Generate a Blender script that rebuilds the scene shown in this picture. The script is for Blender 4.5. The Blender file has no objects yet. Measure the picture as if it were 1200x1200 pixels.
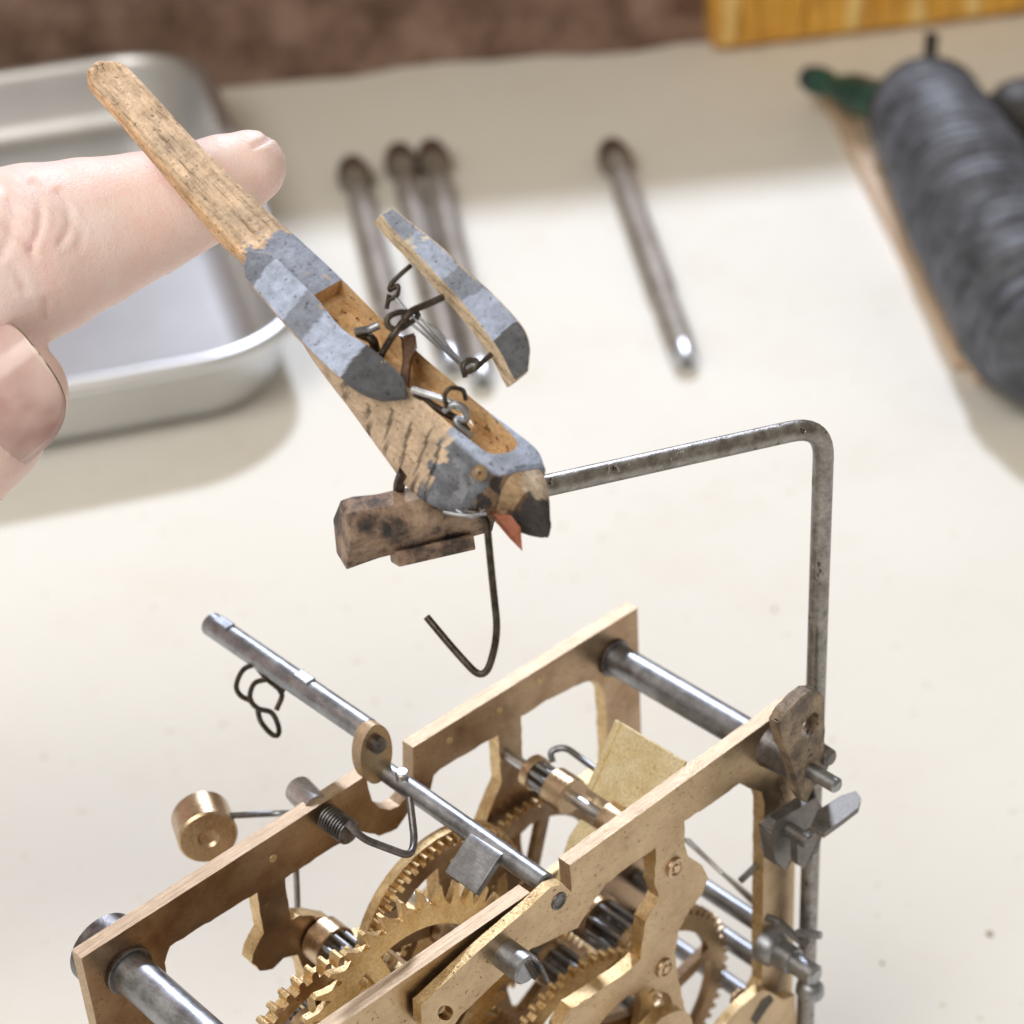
import bpy, math, random
import numpy as np
from mathutils import Vector, Matrix, noise as mnoise
from mathutils.geometry import tessellate_polygon
random.seed(7)
S = 0.001                      # everything below is written in millimetres
# ------------------------------------------------------------------ camera
FPX = 2461.908
RV = np.array([2.01680534, -0.833419989, 0.373463919])
TV = np.array([-27.2408355, 57.5627126, 206.266748])
def _rot(r):
    a = np.linalg.norm(r); k = r/a
    K = np.array([[0, -k[2], k[1]], [k[2], 0, -k[0]], [-k[1], k[0], 0]])
    return np.eye(3)+math.sin(a)*K+(1-math.cos(a))*K@K
RM = _rot(RV)
CP = -RM.T@TV
sc = bpy.context.scene
cam_d = bpy.data.cameras.new('camera'); cam = bpy.data.objects.new('camera', cam_d)
sc.collection.objects.link(cam); sc.camera = cam
cam_d.sensor_width = 36; cam_d.lens = 36*FPX/1200
cam_d.clip_start = 0.01; cam_d.clip_end = 20
M = Matrix.Identity(4)
for i in range(3):
    M[i][0] = RM[0][i]; M[i][1] = -RM[1][i]; M[i][2] = -RM[2][i]; M[i][3] = CP[i]*S
cam.matrix_world = M
cam_d.dof.use_dof = True; cam_d.dof.focus_distance = 0.224; cam_d.dof.aperture_fstop = 30
# ------------------------------------------------------------------ light
world = bpy.data.worlds.new('World'); sc.world = world; world.use_nodes = True
bg = world.node_tree.nodes['Background']; bg.inputs[0].default_value = (1.0, .86, .66, 1); bg.inputs[1].default_value = 0.38
def area(name, pos, target, size, power, col, sizey=None):
    l = bpy.data.lights.new(name, 'AREA'); l.energy = power; l.color = col
    if sizey: l.shape = 'RECTANGLE'; l.size = size; l.size_y = sizey
    else: l.shape = 'DISK'; l.size = size
    o = bpy.data.objects.new(name, l); sc.collection.objects.link(o)
    o.location = Vector(pos)*S
    d = Vector(target)*S-o.location; o.rotation_euler = d.to_track_quat('-Z', 'Y').to_euler()
    return o
area('ceiling_lamp', (743, 716, 755), (200, 200, -60), 0.10, 9.1, (.88, .945, 1.09))
area('soft_fill', (-430, -40, 720), (80, 80, -20), 0.55, 5.0, (1, .95, .87))  # unseen soft source added as fill for the left and front faces
sc.view_settings.view_transform = 'Standard'; sc.view_settings.look = 'None'
sc.view_settings.exposure = 0.0; sc.view_settings.gamma = 1
sc.render.engine = 'CYCLES'
sc.render.resolution_x = 1024; sc.render.resolution_y = 1024
# ------------------------------------------------------------------ picking points in the place
def A(*v): return np.array(v if len(v) > 1 else v[0], float)
def ray(u, v): return RM.T@A((u-600)/FPX, (v-600)/FPX, 1.)
def UD(u, v, d): return CP+ray(u, v)*d          # a point at distance d mm along the view
def UY(u, v, y): r = ray(u, v); return CP+r*(y-CP[1])/r[1]
def UZ(u, v, z): r = ray(u, v); return CP+r*(z-CP[2])/r[2]
def nrm(a): a = A(a); return a/np.linalg.norm(a)
# ------------------------------------------------------------------ mesh builder
class MB:
    def __init__(s): s.v = []; s.f = []; s.m = []
    def add(s, vs, fs, m=0):
        b = len(s.v); s.v += [A(q) for q in vs]; s.f += [tuple(b+i for i in f) for f in fs]
        s.m += (m if isinstance(m, list) else [m]*len(fs)); return s
    def tube(s, pts, r, seg=12, m=0, cap=True):
        pts = [A(p) for p in pts]; n = len(pts)
        rs = r if hasattr(r, '__len__') else [r]*n
        t = [nrm(pts[min(i+1, n-1)]-pts[max(i-1, 0)]) for i in range(n)]
        a = np.cross(t[0], [0, 0, 1.]); a = a if np.linalg.norm(a) > .1 else np.cross(t[0], [1., 0, 0]); a = nrm(a)
        vs = []; fs = []
        for i in range(n):
            a = nrm(a-t[i]*(a@t[i])); b = np.cross(t[i], a)
            for k in range(seg):
                q = 2*math.pi*k/seg; vs.append(pts[i]+(a*math.cos(q)+b*math.sin(q))*rs[i])
        for i in range(n-1):
            for k in range(seg):
                k2 = (k+1) % seg; fs.append((i*seg+k, i*seg+k2, (i+1)*seg+k2, (i+1)*seg+k))
        if cap: fs.append(tuple(range(seg-1, -1, -1))); fs.append(tuple((n-1)*seg+k for k in range(seg)))
        return s.add(vs, fs, m)
    def lathe(s, p0, p1, prof, seg=40, m=0):     # prof: (distance from p0 in mm along the axis, radius)
        d = nrm(A(p1)-A(p0)); a = np.cross(d, [0, 0, 1.]); a = a if np.linalg.norm(a) > .1 else np.cross(d, [1., 0, 0]); a = nrm(a); b = np.cross(d, a)
        vs = []; fs = []
        for (t, r) in prof:
            for k in range(seg):
                q = 2*math.pi*k/seg; vs.append(A(p0)+d*t+(a*math.cos(q)+b*math.sin(q))*max(r, 1e-3))
        for i in range(len(prof)-1):
            for k in range(seg):
                k2 = (k+1) % seg; fs.append((i*seg+k, i*seg+k2, (i+1)*seg+k2, (i+1)*seg+k))
        fs.append(tuple(range(seg-1, -1, -1))); fs.append(tuple((len(prof)-1)*seg+k for k in range(seg)))
        return s.add(vs, fs, m)
    def cyl(s, p0, p1, r, seg=40, c=.12, m=0):
        L = np.linalg.norm(A(p1)-A(p0)); return s.lathe(p0, p1, [(0, r-c), (c, r), (L-c, r), (L, r-c)], seg, m)
    def prism(s, loops, off, m=0, me=1, mh=None):         # loops of 3d points (first outer, rest holes), off = thickness vector
        off = A(off); allp = [A(p) for l in loops for p in l]
        n = len(allp); tri = tessellate_polygon([[Vector(p) for p in l] for l in loops])
        vs = allp+[p+off for p in allp]; fs = []; ms = []
        for t in tri:
            a, b, c = [allp[i] for i in t]
            if np.cross(b-a, c-a)@off > 0: t = t[::-1]
            fs.append(tuple(t)); fs.append(tuple(i+n for i in t[::-1])); ms += [m, m]
        base = 0
        for li, l in enumerate(loops):
            k = len(l); ar = sum(np.cross(A(l[i]), A(l[(i+1) % k])) for i in range(k))@off
            flip = (ar > 0) != (li > 0)
            for i in range(k):
                j = (i+1) % k; q = (base+i, base+j, base+j+n, base+i+n)
                fs.append(q if not flip else q[::-1]); ms.append(me if li == 0 or mh is None else mh)
            base += k
        return s.add(vs, fs, ms)
    def box(s, c, ax, ay, az, m=0):              # centre and three half-axis vectors
        c, ax, ay, az = A(c), A(ax), A(ay), A(az)
        vs = [c+i*ax+j*ay+k*az for i in (-1, 1) for j in (-1, 1) for k in (-1, 1)]
        fs = [(0, 1, 3, 2), (4, 6, 7, 5), (0, 4, 5, 1), (2, 3, 7, 6), (0, 2, 6, 4), (1, 5, 7, 3)]
        if np.cross(ax, ay)@az < 0: fs = [f[::-1] for f in fs]
        return s.add(vs, fs, m)
def smooth_path(pts, n=8):
    pts = [A(p) for p in pts]; P = [2*pts[0]-pts[1]]+pts+[2*pts[-1]-pts[-2]]; out = []
    for i in range(1, len(P)-2):
        for k in range(n):
            t = k/n; out.append(.5*((2*P[i])+(-P[i-1]+P[i+1])*t+(2*P[i-1]-5*P[i]+4*P[i+1]-P[i+2])*t*t+(-P[i-1]+3*P[i]-3*P[i+1]+P[i+2])*t**3))
    return out+[pts[-1]]
def round_path(pts, r, n=7):                     # straight runs joined by arcs of size r
    pts = [A(p) for p in pts]; out = [pts[0]]
    for i in range(1, len(pts)-1):
        a = pts[i]+nrm(pts[i-1]-pts[i])*min(r, np.linalg.norm(pts[i-1]-pts[i])*.48); b = pts[i]+nrm(pts[i+1]-pts[i])*min(r, np.linalg.norm(pts[i+1]-pts[i])*.48)
        for k in range(n+1): t = k/n; out.append((1-t)**2*a+2*t*(1-t)*pts[i]+t*t*b)
    return out+[pts[-1]]
def densify(loop, step=.8, j=.05, keep=None):    # short steps with a filed, slightly uneven edge
    out = []; n = len(loop)
    for i in range(n):
        a, b = A(loop[i]), A(loop[(i+1) % n]); L = np.linalg.norm(b-a); k = max(1, int(L/step))
        for q in range(k):
            p = a+(b-a)*q/k
            out.append(p+np.array([random.uniform(-j, j) for _ in p]))
    return out
# ------------------------------------------------------------------ linking
def tag(o, label=None, cat=None, group=None, kind=None):
    for k, v in (('label', label), ('category', cat), ('group', group), ('kind', kind)):
        if v: o[k] = v
    return o
ORG = {}
def root(name, loc, label, cat, group=None):
    o = bpy.data.objects.new(name, None); sc.collection.objects.link(o); o.location = Vector(A(loc))*S
    o.empty_display_size = .01; ORG[o.name] = A(loc); return tag(o, label, cat, group)
def top_of(o):
    while o.parent: o = o.parent
    return o
def link(name, mb, mats, parent=None, bevel=0, ang=40, org=None, label=None, seg=2):
    me = bpy.data.meshes.new(name)
    if parent is not None: org = ORG[top_of(parent).name]
    elif org is None: org = sum(mb.v)/len(mb.v); org[2] = min(v[2] for v in mb.v)
    org = A(org)
    me.from_pydata([tuple((v-org)*S) for v in mb.v], [], mb.f)
    mats = mats if isinstance(mats, (list, tuple)) else [mats]
    for m in mats: me.materials.append(m)
    me.polygons.foreach_set('material_index', [min(i, len(mats)-1) for i in mb.m])
    me.polygons.foreach_set('use_smooth', [True]*len(me.polygons))
    me.update(); me.set_sharp_from_angle(angle=math.radians(ang))
    o = bpy.data.objects.new(name, me); sc.collection.objects.link(o)
    if parent is not None: o.parent = parent
    else: o.location = Vector(org)*S; ORG[o.name] = org
    if bevel:
        b = o.modifiers.new('bevel', 'BEVEL'); b.width = bevel*S; b.segments = seg; b.limit_method = 'ANGLE'; b.angle_limit = math.radians(45)
    if label: o['label'] = label
    return o
# ------------------------------------------------------------------ materials
def mat(name): m = bpy.data.materials.new(name); m.use_nodes = True; return m, m.node_tree.nodes, m.node_tree.links, m.node_tree.nodes['Principled BSDF']
def noise_n(N, L, co, scale, detail=4, rough=.6, stretch=None):
    if stretch is not None:
        mp = N.new('ShaderNodeMapping'); mp.inputs['Scale'].default_value = stretch; L.new(co, mp.inputs['Vector']); co = mp.outputs[0]
    n = N.new('ShaderNodeTexNoise'); n.inputs['Scale'].default_value = scale; n.inputs['Detail'].default_value = detail; n.inputs['Roughness'].default_value = rough
    L.new(co, n.inputs['Vector']); return n.outputs['Fac']
def ramp(N, L, fac, stops):
    r = N.new('ShaderNodeValToRGB'); e = r.color_ramp.elements
    while len(e) < len(stops): e.new(.5)
    for i, (p, c) in enumerate(stops): e[i].position = p; e[i].color = tuple(c)+(1,) if len(c) == 3 else c
    L.new(fac, r.inputs[0]); return r.outputs[0]
def g3(v): return (v, v, v)
def mix(N, L, fac, a, b, mode='MIX'):
    m = N.new('ShaderNodeMix'); m.data_type = 'RGBA'; m.blend_type = mode
    for i, x in ((0, fac), (6, a), (7, b)):
        if hasattr(x, 'links'): L.new(x, m.inputs[i])
        elif i == 0: m.inputs[0].default_value = x
        else: m.inputs[i].default_value = tuple(x)+(1,)
    return m.outputs[2]
def bump(N, L, h, dist, strength=1., prev=None):
    b = N.new('ShaderNodeBump'); b.inputs['Distance'].default_value = dist*S; b.inputs['Strength'].default_value = strength
    L.new(h, b.inputs['Height'])
    if prev is not None: L.new(prev, b.inputs['Normal'])
    return b.outputs[0]
def surf(name, c1, c2, c3=None, metallic=1., rough=(.3, .5), scale=.4, fine=3., fdist=.02, stretch=(1, 1, 1), pits=None, spec=.5, coat=0, tex=.35):
    """scale / fine: features per mm; c1..c3 colours mixed by blotches, dark specks c3"""
    m, N, L, P = mat(name)
    tc = N.new('ShaderNodeTexCoord'); co = tc.outputs['Object']
    big = noise_n(N, L, co, scale*1000, 5, .65)
    col = ramp(N, L, big, [(.36, c1), (.64, c2)])
    fn = noise_n(N, L, co, fine*1000, 4, .7, stretch)
    col = mix(N, L, tex, col, ramp(N, L, fn, [(.35, g3(.45)), (.65, g3(1.35))]), 'MULTIPLY')
    nb = bump(N, L, fn, fdist)
    if c3 is not None:
        pn = noise_n(N, L, co, (pits or 1.2)*1000, 3, .5)
        k = ramp(N, L, pn, [(.645, g3(0)), (.72, g3(1))])
        col = mix(N, L, k, col, c3); 
        inv = ramp(N, L, pn, [(.635, g3(1)), (.73, g3(0))]); nb = bump(N, L, inv, fdist*2, 1., nb)
    L.new(col, P.inputs['Base Color']); L.new(nb, P.inputs['Normal'])
    rr = N.new('ShaderNodeMapRange'); L.new(big, rr.inputs[0]); rr.inputs[1].default_value = .3; rr.inputs[2].default_value = .7; rr.inputs[3].default_value = rough[0]; rr.inputs[4].default_value = rough[1]
    L.new(rr.outputs[0], P.inputs['Roughness'])
    P.inputs['Metallic'].default_value = metallic; P.inputs['Specular IOR Level'].default_value = spec
    P.inputs['Coat Weight'].default_value = coat
    return m
BRASS_F = surf('tarnished_brass', (.43, .31, .19), (.60, .46, .30), (.26, .17, .09), 1, (.26, .42), .16, 3.4, .016, (.3, 1, 1.4), 2.6, tex=.16)
BRASS_R = surf('shaded_brown_brass', (.32, .21, .135), (.52, .39, .265), (.20, .12, .07), 1, (.26, .42), .14, 3.4, .016, (.3, 1, 1.4), 2.2, tex=.16)  # tarnished brass, base also darkened for the dim interior it reflects
BRASS_E = surf('sawn_brass_edge', (.46, .345, .24), (.62, .49, .36), None, 1, (.44, .6), .22, 3.0, .05, (.07, 2.0, .8), tex=.45)
BRASS_S = surf('rough_brass_edge', (.60, .42, .21), (.84, .66, .40), (.30, .18, .07), 1, (.32, .5), .6, 3.6, .08, (1, 1, 1), 3.4)
GOLD = surf('golden_brass', (.60, .38, .15), (.80, .58, .30), None, 1, (.3, .45), .4, 2.6, .05)
BRASS_L = surf('pale_brass', (.90, .74, .42), (.97, .87, .60), (.45, .30, .12), .4, (.35, .5), .35, 3.0, .03, (1, 1, 1), 3.2)
HUB = surf('turned_brass', (.50, .37, .24), (.68, .53, .37), None, 1, (.22, .36), .3, 3, .03, (1, 3, 1))
STEEL = surf('grey_steel', (.25, .265, .30), (.43, .45, .49), None, 1, (.34, .48), .35, 3.0, .012, (2, .4, 2))
STEEL_L = surf('bright_steel', (.52, .54, .58), (.68, .70, .74), None, 1, (.3, .42), .4, 3, .012, (2, .4, 2))
STEEL_D = surf('dark_steel', (.12, .115, .12), (.26, .25, .26), None, 1, (.3, .5), .5, 3, .03)
LEVER = surf('old_iron_wire', (.22, .21, .205), (.40, .39, .385), (.09, .075, .06), 1, (.3, .5), .5, 1.6, .06, (1, 1, 1), .8)
WIRE = surf('black_wire', (.045, .035, .028), (.12, .10, .085), None, .85, (.35, .5), .8, 3, .03)
SOLDER = surf('burnt_bracket', (.15, .12, .10), (.44, .35, .26), (.05, .045, .045), .9, (.35, .65), .45, 2.4, .2, (1, 1, 1), 1.6)
CLIPM = surf('grey_clip_steel', (.15, .145, .14), (.25, .24, .235), None, .8, (.42, .55), .4, 3, .02)
# ================================================================== THE CLOCK MOVEMENT
D = 27.1
mv = root('clock_movement', (42, 14, -95), 'open brass clock movement with skeleton plates, steel pillars, toothed wheels and a tall wire lever', 'clock movement')
def xz(pts, y): return [UY(u, v, y)[[0, 2]] for u, v in pts]
def pl(loops, y, th, name, mats, parent=mv, j=.09, bevel=.12, label=None, raw=False):
    mb = MB(); ls = []
    for l in loops:
        q = l if raw else xz(l, y)
        q = densify(q, .9, j if (l is not loops[0] or len(loops) < 4) else .012) if j else q
        ls.append([A(p[0], y, p[1]) for p in q])
    mb.prism(ls, (0, th, 0), 0, 1, len(mats)-1)
    return link(name, mb, mats, parent, bevel, 30, label=label)
# rear plate ----------------------------------------------------------
rear_outer = [A(0, 0)]+xz([(429, 908.7), (432, 925), (436, 938), (445, 947), (457, 949), (468, 944), (478, 932), (484, 915)], D)+xz([(484, 876)], D)+[A(85, 0), A(85.3, -92), A(-.3, -92)]
h1 = xz([(193, 1128), (198.7, 1109), (301, 1046), (309, 1093), (296, 1117), (295, 1129), (305, 1137), (319, 1136), (332, 1123), (348, 1119), (356, 1135), (360, 1165), (365, 1235), (225, 1290)], D)
h2 = xz([(334, 1029), (405, 984), (420, 974), (445, 979), (466, 971), (480, 950), (504, 926), (509, 909), (516, 901), (584, 861), (588, 917), (567, 968), (545, 1010), (500, 1060), (450, 1090), (412, 1102), (398, 1085), (387, 1077), (365, 1073), (350, 1074), (341, 1079)], D)
h3 = xz([(611, 840), (640, 821), (660, 812), (684, 799), (700, 799), (709, 813), (712, 867), (713, 900), (680, 925), (640, 925), (618, 905), (612, 885)], D)
h4 = xz([(610, 977), (640, 950), (655, 948), (700, 935), (725, 980), (700, 1030), (660, 1070), (627, 1055), (612, 997)], D)
h5 = [A(8, -35), A(30, -40), A(34, -60), A(30, -82), A(8, -82)]
h6 = [A(50, -45), A(72, -42), A(76, -60), A(74, -82), A(44, -82)]
pl([rear_outer, h1, h2, h3, h4, h5, h6], D, 1.9, 'rear_plate', [BRASS_R, BRASS_E, BRASS_S], raw=True, label='rear skeleton plate, tarnished face with dim reflections put into its brown')
# front plate ---------------------------------------------------------
front_outer = [A(0, 0)]+xz([(621, 1046), (625, 1062), (633, 1076), (645, 1083), (658, 1079), (667, 1065), (670, 1040), (667.5, 1014)], 0)+[A(83.6, 0), A(84.8, -1.0), A(85.2, -92), A(0, -92)]
hA = xz([(560, 1168), (590, 1140), (622, 1112), (677, 1087), (695, 1058), (710, 1036), (740, 1012), (757, 1001), (769, 993), (767, 1035), (772, 1052), (757, 1080), (753, 1105), (750, 1125), (733, 1140), (700, 1163), (670, 1182), (656, 1205), (650, 1280), (560, 1300), (520, 1240), (530, 1200)], 0)
hB = xz([(802, 962), (840, 938), (867, 918), (878, 924), (892, 928), (895.7, 940), (894, 1050), (893, 1150), (880, 1175), (840, 1235), (815, 1215), (803, 1184), (795, 1148), (791, 1120), (795, 1091), (808, 1067), (823, 1047), (830, 1029), (823, 1014), (808, 1006), (802, 990)], 0)
hC = xz([(690, 1215), (715, 1185), (735, 1168), (765, 1158), (785, 1166), (793, 1190), (800, 1240), (740, 1275), (690, 1260)], 0)
h7 = [A(6, -12), A(24, -12), A(25, -18), A(22, -34), A(8, -38)]
h8 = [A(8, -48), A(40, -52), A(38, -82), A(8, -82)]
pl([front_outer, hA, hB, hC, h7, h8], 0, 1.8, 'front_plate', [BRASS_F, BRASS_E, BRASS_S], raw=True, label='front skeleton plate of pale worn brass')
# pillars and plain rods ------------------------------------------------
def pillar(x, z, r, washer=True):
    mb = MB(); mb.lathe((x, 1.7, z), (x, D, z), [(0, r), (D-1.8-1.6, r), (D-1.8-1.5, r*1.0), (D-1.75, r)], 48)
    o = link('pillar', mb, STEEL, mv, 0, 35)
    if washer:
        w = MB(); w.cyl((x, D-.55, z), (x, D+.05, z), r*1.22, 48, .1); link('washer', w, STEEL_D, o, 0, 35)
pillar(80.4, -5.4, 2.1); pillar(5.0, -5.4, 2.35)
pillar(5, -85, 2.2); pillar(80, -85, 2.2)
for x, z in ((5, -5.4), (80.4, -5.4)):
    mb = MB(); mb.lathe((x, D+1.9, z), (x, D+9, z), [(0, 3.6), (1.0, 3.6), (1.1, 4.3), (2.9, 4.3), (3.3, 3.8)] if x < 40 else [(0, 3), (1.2, 2.8), (1.4, 2)], 40); link('pillar_nut', mb, STEEL_D, mv, 0, 35)
for (u, v, r) in ((905, 1092, 1.25), (905, 1135, 1.35), (900, 1183, 1.2)):
    p = UY(u, v, 2); mb = MB(); mb.cyl((p[0], 1.6, p[2]), (p[0], 26.9, p[2]), r, 32, .05); link('steel_rod', mb, STEEL, mv, 0, 35)
mb = MB(); a = UY(893, 1069, 3); b = UD(803, 984, 262)
mb.tube([a, a*.5+b*.5+A(0, 0, .3), b], .28, 8); link('thin_spring_wire', mb, STEEL_L, mv)
mb = MB(); mb.tube([UY(893, 1060, 4), UD(845, 1022, 262), UD(806, 984, 264)], .3, 8); link('thin_spring_wire', mb, STEEL_L, mv)
mb = MB(); mb.tube([UD(868, 1032, 262), UD(893, 1008, 264)], .45, 8); link('thin_spring_wire', mb, CLIPM, mv)
# gears -----------------------------------------------------------------
def ring(c, y, th, fn, n, inner, name, m, spokes=4, hub=3.0, sw=1.6, parent=mv, ph=0., bev=.05):
    """wheel in the plate's plane: fn(angle) outline of n teeth, openings between spokes"""
    cx, cz = c
    out = [A(cx+r*math.cos(a), y, cz+r*math.sin(a)) for a, r in fn]
    loops = [out]
    for k in range(spokes):
        a0 = ph+2*math.pi*k/spokes; a1 = ph+2*math.pi*(k+1)/spokes
        g0 = sw/2/inner; g1 = sw/2/hub; pts = []
        for i in range(13): a = a0+g0+(a1-a0-2*g0)*i/12; pts.append((inner, a))
        for i in range(7): a = a1-g1-(a1-a0-2*g1)*i/6; pts.append((hub, a))
        loops.append([A(cx+r*math.cos(a), y, cz+r*math.sin(a)) for r, a in pts][::-1])
    mb = MB(); mb.prism(loops, (0, th, 0), 0, 1)
    return link(name, mb, m, parent, bev, 30)
def spur(n, ro, rr):                             # clock teeth: parallel flanks, rounded tips
    o = []
    for k in range(n):
        a = 2*math.pi*k/n; w = 2*math.pi/n
        o += [(a, rr), (a+.04*w, ro-.3*(ro-rr)), (a+.14*w, ro-.05), (a+.26*w, ro), (a+.38*w, ro-.05), (a+.48*w, ro-.3*(ro-rr)), (a+.52*w, rr)]
    return o
def saw(n, ro, rr):
    o = []
    for k in range(n):
        a = 2*math.pi*k/n; w = 2*math.pi/n; e = random.uniform(-.12, .12)
        o += [(a, rr), (a+.35*w, rr+.2*(ro-rr)), (a+.62*w, rr+.5*(ro-rr)), (a+.86*w, ro-.12), (a+1.02*w, ro+e), (a+.99*w, rr+.55*(ro-rr)), (a+.93*w, rr+.1)]
    return o
ring((29.1, -18.1), 9.7, .9, saw(37, 16.7, 14.0), 37, 11.6, 'ratchet_wheel', [GOLD, BRASS_S], 4, 3.4, 2.2, ph=.35, bev=.07)
ring((43, -20), 18.6, 1.1, spur(58, 12.5, 11.5), 54, 9.6, 'great_wheel', [BRASS_R, BRASS_S], 5, 3, 2, ph=.3)
ring((43, -20), 19.7, 1.3, [(2*math.pi*k/120, 12.7) for k in range(120)], 54, 10.2, 'wheel_flange', [BRASS_F, BRASS_S], 5, 3, 2, ph=.3)
ring((61.5, -32.6), 25.0, 1.0, spur(64, 14.8, 13.8), 60, 11.6, 'third_wheel', [BRASS_R, BRASS_S], 5, 3, 1.8)
ring((65, -44.9), 7.6, 1.2, spur(64, 15.8, 14.7), 64, 12.4, 'centre_wheel', [BRASS_F, BRASS_R], 5, 3, 2.0, ph=.2)
ring((54, -50), 21.5, 1.4, spur(60, 15.2, 14.1), 60, 12, 'great_wheel', [BRASS_R, BRASS_S], 5, 3.4, 2.4, ph=.5)
ring((34, -44), 14.5, 1.4, spur(64, 15.8, 14.7), 60, 12.8, 'great_wheel', [BRASS_R, BRASS_S], 5, 3.4, 2.4, ph=.1)
ring((47, -33), 23.6, .9, spur(44, 10.8, 9.9), 44, 7.6, 'warning_wheel', [BRASS_R, BRASS_S], 4, 2.6, 1.8, ph=.7)
def circ2(p, q, r):
    p, q = A(p), A(q); m = (p+q)/2; d = q-p; L = np.linalg.norm(d); n = A(d[1], -d[0])/L; h = math.sqrt(r*r-L*L/4)
    return max((m+n*h, m-n*h), key=lambda c: c[0]-c[1])
c = circ2(*xz([(318, 1195), (352, 1156)], 12.5), 12.)
ring(c, 12.5, 1.6, spur(40, 12.3, 11.2), 40, 9.6, 'strike_wheel', [BRASS_R, BRASS_S], 4, 3, 2)
ring(c+A(1.2, -.8), 10.8, 1.0, spur(30, 9.6, 8.7), 30, 6.5, 'locking_wheel', [GOLD, BRASS_S], 3, 2.4, 1.8)
ring((51, -39), 5.5, 1.2, spur(50, 14.2, 13.2), 50, 11, 'minute_wheel', [GOLD, BRASS_S], 4, 3, 2.6, ph=.9)
# arbors with lantern pinions ---------------------------------------------
def arbor(x, z, y0, y1, r=.55, parts=(), m=STEEL_L):
    mb = MB(); mb.cyl((x, y0, z), (x, y1, z), r, 20, .05); o = link('arbor', mb, m, mv, 0, 35)
    for kind, a, b, rr in parts:
        if kind == 'hub':
            q = MB(); q.cyl((x, a, z), (x, b, z), rr, 44, .12); link('hub', q, HUB, o, 0, 35)
        elif kind == 'pins':
            for k in range(8):
                t = 2*math.pi*k/8; q = MB(); q.cyl((x+rr*math.cos(t), a, z+rr*math.sin(t)), (x+rr*math.cos(t), b, z+rr*math.sin(t)), .36, 12, .03); link('pinion_pin', q, STEEL, o, 0, 35)
            q = MB(); q.cyl((x, a, z), (x, b, z), rr*.55, 20, .02); link('pinion_core', q, STEEL_D, o, 0, 35)
    return o
arbor(61.4, -10, 1.8, D, .75, [('hub', 21.6, 22.9, 2.25), ('pins', 18.8, 21.6, 1.55), ('hub', 15.6, 18.8, 2.45)])
arbor(30.0, -18.6, 2, D, .9, [('hub', 24.0, 26.9, 2.9), ('pins', 20.5, 24.0, 2.2), ('hub', 8.8, 9.7, 2.6)])
arbor(43, -20, 11.5, D, .9, [('hub', 16.9, 18.5, 3.0)])
arbor(63.2, -30.5, 5.8, D, .8, [('hub', 13.5, 15, 3.2), ('pins', 8.0, 13.5, 2.5), ('hub', 6.6, 8, 3.1)])
arbor(58.0, -37.0, 8.4, D, .9, [('hub', 9, 11.5, 3.1), ('pins', 11.5, 17, 2.4), ('hub', 17, 18, 3.1)], STEEL)
arbor(61.5, -32.6, 12, D, .8, [('hub', 23, 24.9, 2.6)], STEEL)
arbor(65, -44.9, 2, D, 1.0, [('hub', 5.6, 7.6, 3.4)], STEEL)
arbor(c[0], c[1], 8, 21.2, .9, [('hub', 14.1, 17, 3), ('pins', 17, 21, 2.2)], STEEL)
# faceted ratchet cam beside the hub
mb = MB(); k = [(30+r*math.cos(a), -19+r*math.sin(a)) for i in range(7) for a, r in ((2*math.pi*i/7, 2.6), (2*math.pi*i/7+.75, 4.3))]
mb.prism([[A(x, 14.2, z) for x, z in k]], (0, 4.2, 0), 0, 1); link('star_cam', mb, [BRASS_R, BRASS_E], mv, .1, 30)
# fly (air brake) ------------------------------------------------------------
e = nrm((6.3, 0, 9.0)); n = nrm((9.0, 0, -6.3)); ax = A(61.4, 0, -10)
fl = []
mb = MB(); mb.box(ax+A(0, 8.4, 0)+e*6.6+n*.1, e*4.6, A(0, 5.7, 0), n*.25)
o = link('fly_vane', mb, BRASS_L, mv, .08, 30, label='broad pale speckled vane of the fly')
mb = MB(); mb.box(ax+A(0, 13.5, 0)+e*6.7+n*-.05, e*4.5, A(0, .45, 0), n*.42); link('folded_rim', mb, BRASS_L, o, .08, 30)
mb = MB(); pr = [ax+e*-1.8+A(0, 10, 0), ax+e*-4.5+A(0, 8.6, 0), ax+e*-15+A(0, 8.6, 0), ax+e*-15+A(0, 12.6, 0), ax+e*-4.5+A(0, 13.8, 0), ax+e*-1.8+A(0, 13.2, 0)]
mb.prism([pr], n*.5, 0, 1); link('fly_vane', mb, [BRASS_L, BRASS_S], mv, .06, 30)
mb = MB(); pts = []
for k in range(15):
    a = -.3+3.6*k/14; pts.append(ax+A(0, 0, 0)+(e*math.sin(a)+n*-math.cos(a))*1.9)
vs = []; fs = []
for y in (7.0, 9.6):
    for q in (1.0, 1.35):
        for p in pts: vs.append(A(ax[0]+(p-ax)[0]*q, y, ax[2]+(p-ax)[2]*q))
K = 15
for i in range(K-1):
    a0, a1, b0, b1 = i, i+K, i+2*K, i+3*K
    fs += [(a0, a0+1, a1+1, a1), (b0, b1, b1+1, b0+1), (a1, a1+1, b1+1, b1), (a0, b0, b0+1, a0+1)]
mb.add(vs, fs); link('fly_clasp', mb, HUB, mv, 0, 30)
mb = MB(); mb.tube(round_path([UD(648, 893, 262), UD(644, 880, 262), UD(662, 875, 262), UD(700, 903, 258)], 1.2), .42, 10); link('hooked_wire', mb, STEEL, mv)
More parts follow.
